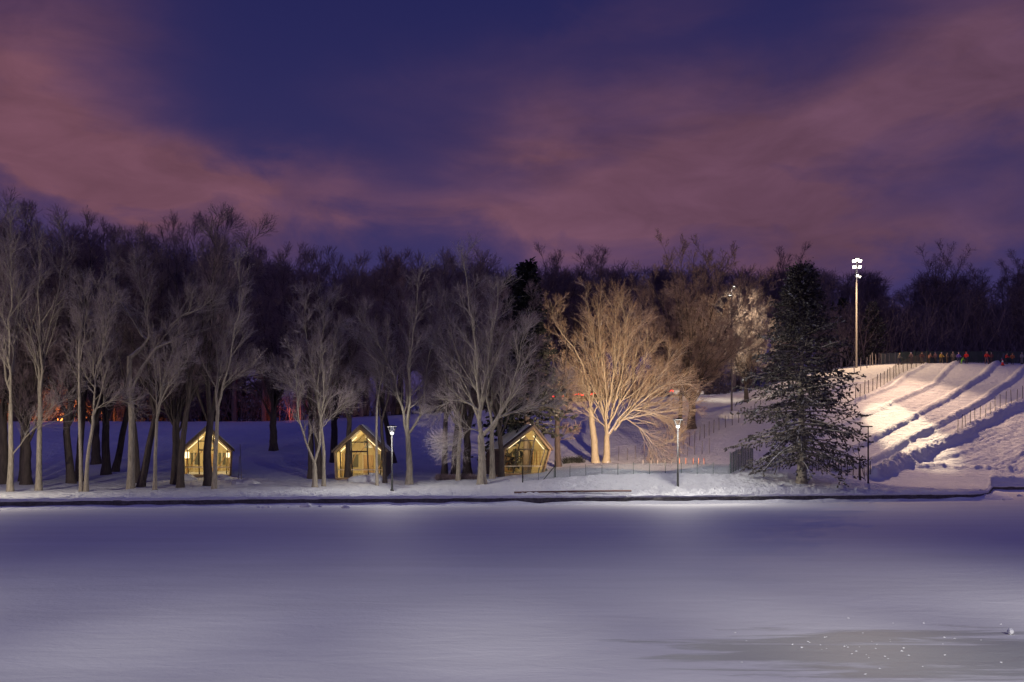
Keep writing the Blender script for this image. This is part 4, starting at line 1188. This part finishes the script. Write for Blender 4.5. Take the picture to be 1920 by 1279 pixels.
for k in range(1, 10):
    y = A_[1] + k * .75; x = A_[0] + k * .38; pp.append((x, y, gz(x, y)))
fence('mesh_fence', pp, 1.85, 'tall dark green mesh fence curving back beside the lone spruce', M['post_green'], M['net_thick'], seed=10, r=.03, lean=.02)
# gate frame at the end of the mesh fence
a = hit(980, 905); b = hit(1041, 896)
r = empty('fence_frame', a, 0, 'dark pipe post pair with a slanting brace at the end of the mesh fence', 'fence')
O = Vector(a); bb = Vector(b) - O
MB().tube([(0, 0, -.2), (0, 0, 1.3)], .05, 8).build('post', M['metal'], r)
MB().tube([bb + Vector((0, 0, -.2)), bb + Vector((0, 0, 1.35))], .05, 8).build('post', M['metal'], r)
MB().tube([bb + Vector((-.95, -.3, -.15)), bb + Vector((0, 0, .95))], .035, 8).build('brace', M['metal'], r)
# orange-topped marker pegs behind the mound
for k, px in enumerate([1206, 1221, 1233, 1247, 1259, 1274, 1286, 1300, 1310, 1320]):
    D = 99.0; z = ground0(px, D); hh = (CAMZ + (HY - (859 if k > 4 else 862)) * D / F) - z
    o = MB().tube([(0, 0, -.2), (0, 0, hh)], .035, 8).build('marker_peg', M['orange'] if k > 4 else M['post_pale'], None, loc=((px - CX) * D / F, D, z))
    tag(o, 'orange marker peg in the row just past the lamp post behind the mound' if k > 4 else 'short pale marker peg in the row behind the mound before the lamp post', 'marker peg', 'orange marker pegs behind the mound' if k > 4 else 'pale marker pegs behind the mound')

# thin stakes and sapling
for px, py, hp, dx, lab in [(447, 902, 46, 2, 'thin tall stake in the snow beside the first cabin'), (453, 903, 70, -3, 'taller thin leaning stake in the snow beside the first cabin'), (1624, 903, 26, -8, 'short leaning stick next to the bare sapling by the spruce')]:
    x, D, z = hit(px, py); k = D / F
    tag(MB().tube([(0, 0, -.2), (dx * k, 0, hp * k)], .025, 6).build('garden_stake', M['post'], None, loc=(x, D, z)), lab, 'stake')
pix_tree(140, (1613, 902), 4, [(1613, 880), (1612, 860)], [[(1612, 862), (1611, 845), (1613, 832)], [(1613, 878), (1622, 866), (1630, 862)]], 'leafless thin sapling between the spruce and the unlit lamp post', dict(DARK, n2=4, n3=3, n4=3, n5=0, l2=.9), name='sapling')

# shrubs and hedge
def shrub(name, loc, w, h, n, label, m_, seed, depth=None, group=None):
    rg = np.random.default_rng(seed); dpt = depth or w
    st = np.stack([rg.uniform(-w / 2, w / 2, n), rg.uniform(-dpt / 2, dpt / 2, n), np.full(n, -.1)], 1)
    d = rg.normal(0, .4, (n, 3)); d[:, 2] = 1
    B = grow(st, d, rg.uniform(.6, 1.05, n) * h, 4, .02, .15, rg); RB = np.tile(np.linspace(.016, .007, 5), (n, 1))
    B2, R2 = kids(B, RB, rg, 9, .15, 1, .8, .2, lambda t: .4 * h + 0 * t, 2, .03, .15, .7, .01, .006)
    v, f = joinm([tubes(B, RB, 4), tubes(B2, R2, 3)])
    o = mobj(name, np_mesh(name, v, f, True, [m_]), None, loc); tag(o, label, name, group); return o
for px, py, w, h, lab in [(1063, 869, .7, .75, 'small dark shrub nearest the frosted dark trunk'), (1073, 868, .6, .7, 'small dark shrub between two others on the mound'), (1088, 868, .7, .85, 'small dark shrub nearest the leaning trunk')]:
    x, D, z = hit(px, py); shrub('shrub', (x, D, z), w, h, 60, lab, M['needle_dark'], px, group='small shrubs on the mound')
x, D, z = hit(862, 899); shrub('hedge', (x, D, z), 4.2, .55, 420, 'low reddish brown hedge dusted with snow beside the cluster of dark trunks', M['twig_dark'], 55, .9)

# fallen rail on the shore
a = Vector(hit(964, 926)); b = Vector(hit(1184, 925)); 
tag(MB().tube([(0, 0, .10), (b - a) * .5 + Vector((0, 0, .12)), (b - a) + Vector((0, 0, .10))], .065, 8).build('fallen_pole', simple('rusty_pipe', (.16, .08, .06), .7), None, True, loc=a), 'long rusty pole lying on the snow along the shore', 'pole')

# ------------------------------------------------------------------ small things on the ice
x = (1895 - CX) * 17.4 / F
b = MB().blob((0, 0, 0), (.057, .057, .056), 3, .05, 20, 14).build('snowball', M['drift'], None, True, loc=(x, 17.4, .05))
tag(b, 'small round snowball lying alone on the near ice', 'snowball')
rg = random.Random(4)
CH = []
for px, py in [(484, 952), (492, 953), (503, 952), (574, 951), (541, 952), (600, 951), (648, 953), (1873, 932), (1912, 931), (1881, 938)]:
    D = CAMZ * F / (py - HY); w = rg.uniform(.1, .3)
    if px == 574: w = .38
    CH.append((px, D, w, w * .55))
labs = ['flat snow chunk', 'pair-side snow chunk', 'snow chunk', 'largest snow lump', 'tiny snow lump', 'wide snow lump', 'dark small lump']
for k, (px, D, w, h) in enumerate(CH):
    o = MB().blob((0, 0, 0), (w, w * .8, h), k + 20, .25, 14, 8).build('snow_chunk', M['drift'], None, True, loc=((px - CX) * D / F, D, h * .2))
    tag(o, 'ragged snow chunk lying on the ice below the kerb near the middle cabin' if k < 7 and k != 3 else ('largest snow chunk on the ice below the kerb' if k == 3 else 'snow chunk on the ice beyond the end of the stone kerb'), 'snow chunk',
        'snow chunks below the kerb' if k < 7 and k != 3 else ('snow chunks beyond the kerb end' if k > 6 else None))
# trodden crumbs around the bare patch: uncountable
mb = MB()
for k in range(45):
    px = rg.gauss(1620, 130); py = rg.gauss(1210, 26); D = CAMZ * F / (py - HY)
    s_ = rg.uniform(.006, .017)
    mb.blob(((px - CX) * D / F, D, s_ * .2), (s_ * 1.5, s_, s_ * .55), k, .25, 7, 5)
tag(mb.build('snow_crumbs', M['drift'], None, True), 'scattered crumbs of trodden snow on the bare grey ice', 'snow', kind='stuff')

# ------------------------------------------------------------------ people on the hilltop
def skin_mesh(name, verts, edges, m_, root_i=0, sub=1):
    me = bpy.data.meshes.new(name); me.from_pydata([v[:3] for v in verts], edges, [])
    o = bpy.data.objects.new(name, me); COL.objects.link(o)
    md = o.modifiers.new('skin', 'SKIN'); md.use_smooth_shade = True
    for i, v in enumerate(verts):
        me.skin_vertices[0].data[i].radius = (v[3], v[4] if len(v) > 4 else v[3]); me.skin_vertices[0].data[i].use_root = (i == root_i)
    sb = o.modifiers.new('sub', 'SUBSURF'); sb.levels = sub; sb.render_levels = sub
    dg = bpy.context.evaluated_depsgraph_get(); dg.update()
    nm = bpy.data.meshes.new_from_object(o.evaluated_get(dg)); nm.name = name
    nm.materials.clear(); nm.materials.append(m_)
    COL.objects.unlink(o); bpy.data.objects.remove(o)
    return nm
SKIN = simple('skin', (.55, .36, .27), .6)
def cloth(c): return simple('cloth', c, .85, 0, .2, 14)
HAIR = simple('boot_leather', (.03, .025, .02), .6)
def person(px, D, face, label, jacket, trousers, hat, H=1.72, pose=0, dz=0):
    x = (px - CX) * D / F; z = ground0(px, D) + dz
    k = H / 1.72
    st = [.0, .16, -.12, .1][pose % 4]         # stride
    bend = [0, .05, .12, .38][pose % 4]
    arm = [(.06, .02), (.18, -.12), (.28, .25), (.1, .35)][pose % 4]
    hip = .92 - (.06 if pose == 3 else 0)
    ch = (0, -bend * .9, 1.30 - bend * .15); nk = (0, -bend * 1.25, 1.48 - bend * .25); hd = (0, -bend * 1.45 - .02, 1.61 - bend * .3)
    J = dict(pel=(0, 0, hip), ch=ch, nk=nk, hd=hd)
    hl = (.10, 0, hip - .04); hr_ = (-.10, 0, hip - .04)
    kl = (.11, -st * .8 - .03, .5); kr = (-.11, st * .5 - .03, .5); al = (.11, -st * 1.3, .09); ar = (-.11, st * 1.3 + .02, .09)
    tl = (.12, -st * 1.3 - .17, .04); tr_ = (-.12, st * 1.3 - .15, .04)
    sl = (.19, ch[1] * 1.05, 1.42 - bend * .22); sr = (-.19, ch[1] * 1.05, 1.42 - bend * .22)
    el = (.27, ch[1] - arm[0] * .5, 1.14 - bend * .2); er = (-.27, ch[1] - arm[1] * .5, 1.14 - bend * .2)
    wl = (.25, ch[1] - arm[0] * 1.6 - .05, .93 + arm[0] * .5 - bend * .2); wr = (-.25, ch[1] - arm[1] * 1.6 - .05, .93 + abs(arm[1]) * .5 - bend * .2)
    S = lambda p, *r: (p[0] * k, p[1] * k, p[2] * k, *[q * k for q in r])
    body = skin_mesh('person', [S(J['pel'], .13, .10), S(ch, .15, .10), S(nk, .055), S(hd, .085, .10), S((hd[0], hd[1], hd[2] + .11), .06, .075),
        S(hl, .085), S(kl, .06), S(al, .045), S(tl, .035), S(hr_, .085), S(kr, .06), S(ar, .045), S(tr_, .035), S(sl, .055), S(el, .042), S(wl, .032), S(sr, .055), S(er, .042), S(wr, .032), S((hd[0], hd[1] - .10, hd[2] - .01), .018)],
        [(0, 1), (1, 2), (2, 3), (3, 4), (0, 5), (5, 6), (6, 7), (7, 8), (0, 9), (9, 10), (10, 11), (11, 12), (1, 13), (13, 14), (14, 15), (1, 16), (16, 17), (17, 18), (3, 19)], SKIN)
    o = mobj('person', body, None, (x, D, z)); o.rotation_euler = (0, 0, face); tag(o, label, 'person', 'people queueing on the hilltop')
    jk = skin_mesh('jacket', [S((0, .0, hip - .06), .19, .14), S((0, ch[1] * .5, 1.1), .18, .14), S(ch, .2, .145), S((nk[0], nk[1], nk[2] - .02), .085), S(sl, .09), S(el, .07), S((wl[0], wl[1], wl[2] + .03), .055), S(sr, .09), S(er, .07), S((wr[0], wr[1], wr[2] + .03), .055)],
        [(0, 1), (1, 2), (2, 3), (2, 4), (4, 5), (5, 6), (2, 7), (7, 8), (8, 9)], cloth(jacket))
    mobj('jacket', jk, o)
    tz = skin_mesh('trousers', [S((0, 0, hip), .15, .12), S(hl, .11), S(kl, .085), S((al[0], al[1], .14), .075), S(hr_, .11), S(kr, .085), S((ar[0], ar[1], .14), .075)],
        [(0, 1), (1, 2), (2, 3), (0, 4), (4, 5), (5, 6)], cloth(trousers))
    mobj('trousers', tz, o)
    MB().blob(S((hd[0], hd[1] + .01, hd[2] + .09)), (.105 * k, .12 * k, .10 * k), 2, .04, 14, 9).build('hat', cloth(hat), o, True)
    for tt_, aa in ((tl, al), (tr_, ar)):
        MB().blob(S((tt_[0], (tt_[1] + aa[1]) / 2, .07)), (.065 * k, .15 * k, .08 * k), 5, .03, 12, 8).build('boot', HAIR, o, True)
    for w_, sg in ((wl, 1), (wr, -1)):
        MB().blob(S((w_[0], w_[1] - .02, w_[2] - .05)), (.045 * k, .05 * k, .08 * k), 6, .05, 10, 7).blob(S((w_[0] - sg * .04, w_[1] - .05, w_[2] - .03)), (.02 * k, .025 * k, .045 * k), 7, .05, 8, 6).build('mitten', cloth((.04, .04, .05)), o, True)
    return o
PEOPLE = [
    (1686, 150.8, .8, 'person in a beige hat and grey jacket beside the greenish screen panel', (.22, .2, .17), (.05, .05, .09), (.5, .42, .28), 1.7, 1),
    (1709, 150.9, -.6, 'person in a dark jacket and lilac hat before the row of pale posts', (.10, .06, .08), (.06, .05, .06), (.4, .34, .5), 1.75, 2),
    (1728, 151.2, .3, 'person in a dark red jacket just beyond the top post of the lane fence', (.2, .05, .04), (.06, .05, .05), (.12, .06, .06), 1.75, 1),
    (1742, 151.0, 2.4, 'person bending forward in a rust brown jacket in the dim part of the queue', (.28, .13, .09), (.07, .05, .05), (.3, .2, .18), 1.7, 3),
    (1754, 151.4, -.9, 'person in a plum coat beside the yellow jacket', (.12, .06, .09), (.05, .04, .05), (.2, .12, .2), 1.7, 0),
    (1765, 150.7, .2, 'person in a mustard yellow jacket in the queue', (.55, .36, .08), (.12, .09, .06), (.3, .28, .35), 1.72, 1),
    (1776, 151.3, .7, 'person in a tan coat between the yellow and brown jackets', (.3, .2, .12), (.16, .11, .07), (.14, .1, .09), 1.65, 0),
    (1787, 150.9, -.3, 'person in a greyish brown coat next to the purple jacket', (.2, .16, .14), (.12, .1, .1), (.3, .22, .2), 1.8, 0),
    (1797, 150.5, .2, 'person in a purple jacket', (.20, .14, .5), (.07, .08, .14), (.35, .25, .3), 1.75, 1),
    (1803, 150.0, 2.0, 'small child in lime green trousers and top', (.22, .55, .05), (.25, .6, .06), (.3, .6, .1), 1.1, 3),
    (1812, 150.6, -.5, 'person in a bright red jacket beside the purple one', (.8, .03, .03), (.08, .05, .08), (.6, .05, .05), 1.8, 1),
    (1850, 150.7, .15, 'person in a red jacket standing apart before the dark mesh fence', (.75, .05, .04), (.22, .12, .14), (.6, .3, .28), 1.85, 1),
    (1859, 151.2, -.8, 'person in a dull maroon coat behind the lone red jacket', (.16, .06, .07), (.08, .06, .07), (.4, .3, .28), 1.7, 0),
    (1886, 150.6, .9, 'person in a red top just behind the traffic cone', (.7, .06, .05), (.05, .05, .07), (.14, .1, .1), 1.7, 2),
    (1898, 150.4, -.4, 'person bending in a brown and orange jacket near the cone', (.34, .12, .06), (.04, .05, .06), (.25, .12, .08), 1.75, 3),
    (1916, 151.0, .2, 'person in pale grey clothes at the picture border', (.3, .29, .29), (.2, .19, .2), (.3, .27, .26), 1.75, 0),
]
for a in PEOPLE: person(a[0], a[1], a[2], a[3], a[4], a[5], a[6], a[7], a[8])
x, D = (1880 - CX) * 149.6 / F, 149.6
r = empty('traffic_cone', (x, D, ground0(1880, D) + .02), 0, 'red traffic cone with a white collar at the top of the sled lane', 'traffic cone')
MB().box((0, 0, .03), (.5, .5, .06)).build('base', M['red'], r, bevel=.02)
MB().lathe([(.2, .06), (.13, .45)], 16).build('cone', M['red'], r, True)
MB().lathe([(.13, .452), (.075, .72)], 16).build('collar', M['white'], r, True)
MB().lathe([(.075, .722), (.045, .88)], 16).build('tip', M['red'], r, True)

# ------------------------------------------------------------------ vehicles on the far road
def car(px, D, yaw, label, paint, roofp, van=False):
    x = (px - CX) * D / F; z = ground0(px, D)
    r = empty('parked_car', (x, D, z), yaw, label, 'car', 'cars on the far road')
    L, W_, H_ = (4.9, 1.9, 2.0) if van else (4.5, 1.8, 1.45)
    pr = [(-L / 2, .35), (-L / 2, .85), (-L / 2 + .1, 1.0), (-L * .42, H_ - .06), (-L * .36, H_), (L * .16, H_), (L * .26, H_ - .12), (L * .36, .98), (L / 2 - .15, .86), (L / 2, .7), (L / 2, .35)]
    lowp = [p for p in pr if p[1] <= 1.0]
    MB().prism([(-L / 2, .35), (-L / 2, .9), (-L / 2 + .06, 1.0), (L * .36, 1.0), (L / 2 - .15, .86), (L / 2, .7), (L / 2, .35)], -W_ / 2, W_ / 2).build('body', paint, r, bevel=.06)
    MB().prism([(-L / 2 + .07, 1.003), (-L * .43, H_ - .12), (L * .24, H_ - .12), (L * .355, 1.003)], -W_ / 2 + .08, W_ / 2 - .08).build('window_band', M['metal'], r, bevel=.03)
    MB().prism([(-L * .43, H_ - .117), (-L * .41, H_), (L * .19, H_), (L * .24, H_ - .117)], -W_ / 2 + .06, W_ / 2 - .06).build('roof', roofp, r, bevel=.03)
    for sx in (-L * .31, L * .31):
        for sy in (-1, 1):
            MB().tube([(sx, sy * (W_ / 2 - .1), .33), (sx, sy * (W_ / 2 + .02), .33)], .33, 18).build('wheel', HAIR, r)
    MB().box((-L / 2 - .02, 0, .98), (.05, W_ * .55, .10)).build('added_glow_bar', M['tail'], r)  # glowing bar added to draw the tail lights out into a red streak
    for sy in (-1, 1):
        MB().box((-L / 2 - .01, sy * (W_ / 2 - .25), .84), (.05, .46, .22)).build('tail_light', M['tail'], r)
        MB().box((L / 2 + .0, sy * (W_ / 2 - .3), .68), (.05, .35, .14)).build('headlight', M['white'], r)
    return r
car(1052, 153.5, R(75), 'dark car seen from behind with glowing red tail lights beside the frosted trunk', M['metal'], M['metal'])
car(1085, 153.2, R(84), 'added dark car with glowing red tail lights between two other dark cars', M['metal'], M['metal'])  # extra car, added to join the others into one red line
car(1118, 153.5, R(80), 'dark car with glowing red tail lights between the golden tree stems', M['metal'], M['metal'])
car(1288, 154.5, R(8), 'white van with a red roof on the far road behind the golden tree', M['white'], M['red'], True)

# ------------------------------------------------------------------ light behind the viewer on the near bank, falling on the near ice
for bx_, be in ((-18, 8500), (-11, 9200), (-4, 10500), (3, 12000), (10, 15000), (17, 20000)):
    light('SPOT', (bx_, -4, 10), be, (1, .95, .88), .3, (bx_ * .85, 18.8, 0), R(30), 1.0, 'bank_light')

# ------------------------------------------------------------------ night sky
w = bpy.data.worlds.new('World'); scene.world = w; w.use_nodes = True; w.cycles.sampling_method = 'NONE'
nt = w.node_tree; N = nt.nodes; L = nt.links; N.clear()
out = N.new('ShaderNodeOutputWorld'); bg = N.new('ShaderNodeBackground'); L.new(bg.outputs[0], out.inputs[0])
tc = N.new('ShaderNodeTexCoord'); vm = N.new('ShaderNodeVectorMath'); vm.operation = 'NORMALIZE'; L.new(tc.outputs['Generated'], vm.inputs[0])
sp = N.new('ShaderNodeSeparateXYZ'); L.new(vm.outputs[0], sp.inputs[0])
az = mth(nt, 'MULTIPLY', mth(nt, 'ARCTAN2', sp.outputs[0], sp.outputs[1]), 180 / PI)
el = mth(nt, 'MULTIPLY', mth(nt, 'ARCSINE', sp.outputs[2]), 180 / PI)
nv = mapping(nt, vm.outputs[0], sc=(3.0, 3.0, 7.0))
n1 = noise(nt, nv, 1.1, 5, .5, .3)
nv2 = mapping(nt, vm.outputs[0], loc=(5, 2, 1), sc=(4.0, 4.0, 8.0))
n2 = noise(nt, nv2, 1.6, 6, .55, .4)
nv3 = mapping(nt, vm.outputs[0], loc=(1, 7, 3), rot=(0, R(-12), 0), sc=(5.0, 5.0, 22.0))
n3 = noise(nt, nv3, 1.0, 6, .55, .3)
azw = mth(nt, 'ADD', az, mth(nt, 'MULTIPLY', mth(nt, 'SUBTRACT', n1, .5), 16))
elw = mth(nt, 'ADD', el, mth(nt, 'MULTIPLY', mth(nt, 'SUBTRACT', n2, .5), 8))
def blob(px, py, rx, ry, rot, amp):
    a0 = math.degrees(math.atan((px - CX) / F)); e0 = math.degrees(math.atan((HY - py) / math.hypot(F, px - CX)))
    k = math.degrees(1 / F); rx *= k; ry *= k
    dx = mth(nt, 'SUBTRACT', azw, a0); dy = mth(nt, 'SUBTRACT', elw, e0)
    c, s_ = math.cos(rot), math.sin(rot)
    u = mth(nt, 'DIVIDE', mth(nt, 'ADD', mth(nt, 'MULTIPLY', dx, c), mth(nt, 'MULTIPLY', dy, s_)), rx)
    v = mth(nt, 'DIVIDE', mth(nt, 'SUBTRACT', mth(nt, 'MULTIPLY', dy, c), mth(nt, 'MULTIPLY', dx, s_)), ry)
    d = mth(nt, 'ADD', mth(nt, 'MULTIPLY', u, u), mth(nt, 'MULTIPLY', v, v))
    return mth(nt, 'MULTIPLY', mth(nt, 'POWER', 2.71828, mth(nt, 'MULTIPLY', d, -1)), amp)
tot = None
for b_ in [(50, 235, 220, 150, -.3, .8), (30, 60, 170, 130, 0, .42), (280, 335, 280, 55, -.1, .75), (470, 325, 110, 35, .1, .5), (60, 300, 200, 60, 0, .4),
           (1240, 270, 330, 115, 0, .75), (1000, 255, 90, 45, .3, .35), (1500, 360, 420, 80, 0, .6), (1680, 190, 320, 110, .25, .55), (1880, 60, 220, 130, 0, .55),
           (650, 390, 100, 55, 0, .5), (960, 395, 260, 42, .12, .5), (1180, 400, 150, 35, .2, .5), (1620, 450, 420, 45, 0, .6), (1200, 40, 200, 35, .3, .15), (1880, 230, 120, 60, 0, .25)]:
    q_ = blob(*b_); tot = q_ if tot is None else mth(nt, 'ADD', tot, q_)
tot = mth(nt, 'MULTIPLY', tot, mth(nt, 'ADD', mth(nt, 'MULTIPLY', mth(nt, 'ADD', mth(nt, 'MULTIPLY', n2, .6), mth(nt, 'MULTIPLY', n3, .4)), 3.4), -.65))
# other clouds in the rest of the dome
oth = mth(nt, 'MULTIPLY', mth(nt, 'GREATER_THAN', mth(nt, 'ABSOLUTE', az), 32), mth(nt, 'MULTIPLY', n1, .2))
tot = mth(nt, 'ADD', tot, oth)
base = ramp(nt, mth(nt, 'DIVIDE', el, 90, None, True), [(0, (.065, .044, .115)), (.09, (.050, .037, .130)), (.17, (.030, .028, .110)), (.32, (.0145, .0160, .088)), (.55, (.024, .030, .20)), (1, (.030, .038, .27))])
cl = ramp(nt, tot, [(0, (.0, .0, .0)), (1.0, (1, 1, 1))])
sc_ = N.new('ShaderNodeSeparateColor'); L.new(cl, sc_.inputs[0])
warm = mixc(nt, mth(nt, 'DIVIDE', mth(nt, 'ADD', az, 27), 54, None, True), (.170, .072, .105), (.120, .058, .100))
nv4 = mapping(nt, vm.outputs[0], loc=(3, 1, 9), rot=(0, R(-18), 0), sc=(9.0, 9.0, 26.0))
n4 = noise(nt, nv4, 1.0, 7, .6, .6)
shade = mth(nt, 'ADD', .18, mth(nt, 'MULTIPLY', mth(nt, 'ADD', mth(nt, 'MULTIPLY', n4, .5), mth(nt, 'MULTIPLY', n1, .5)), 1.68))
vs = N.new('ShaderNodeVectorMath'); vs.operation = 'SCALE'; L.new(warm, vs.inputs[0]); L.new(shade, vs.inputs['Scale'])
colr = mixc(nt, sc_.outputs[0], base, vs.outputs[0])
L.new(colr, bg.inputs[0]); bg.inputs[1].default_value = 1.0

# weak low fill light added behind the viewer to lighten the tree crowns
fill_sun = bpy.data.lights.new('fill_sun', 'SUN'); fill_sun.energy = .15; fill_sun.angle = R(20); fill_sun.color = (.95, .74, .9)
so = bpy.data.objects.new('fill_sun', fill_sun); link(so); so.rotation_euler = (R(80), 0, R(-20))

# ------------------------------------------------------------------ camera and output
cam = bpy.data.cameras.new('camera'); cam.lens = 35; cam.sensor_width = 36; cam.clip_end = 2000; cam.clip_start = .5
cam.shift_y = (HY - 639.5) / 1920
co = bpy.data.objects.new('camera', cam); link(co); co.location = (0, 0, CAMZ); co.rotation_euler = (R(90), 0, 0)
scene.camera = co
scene.view_settings.view_transform = 'Standard'
try: scene.view_settings.look = 'None'
except Exception: pass
scene.view_settings.exposure = 0; scene.view_settings.gamma = 1
scene.render.engine = 'CYCLES'
scene.cycles.use_denoising = True
scene.cycles.denoiser = 'OPENIMAGEDENOISE'; scene.cycles.denoising_input_passes = 'RGB_ALBEDO_NORMAL'; scene.cycles.denoising_prefilter = 'ACCURATE'
scene.cycles.max_bounces = 6; scene.cycles.transparent_max_bounces = 16
scene.cycles.sample_clamp_indirect = 1; scene.cycles.sample_clamp_direct = 4
scene.cycles.use_adaptive_sampling = True; scene.cycles.adaptive_threshold = .004
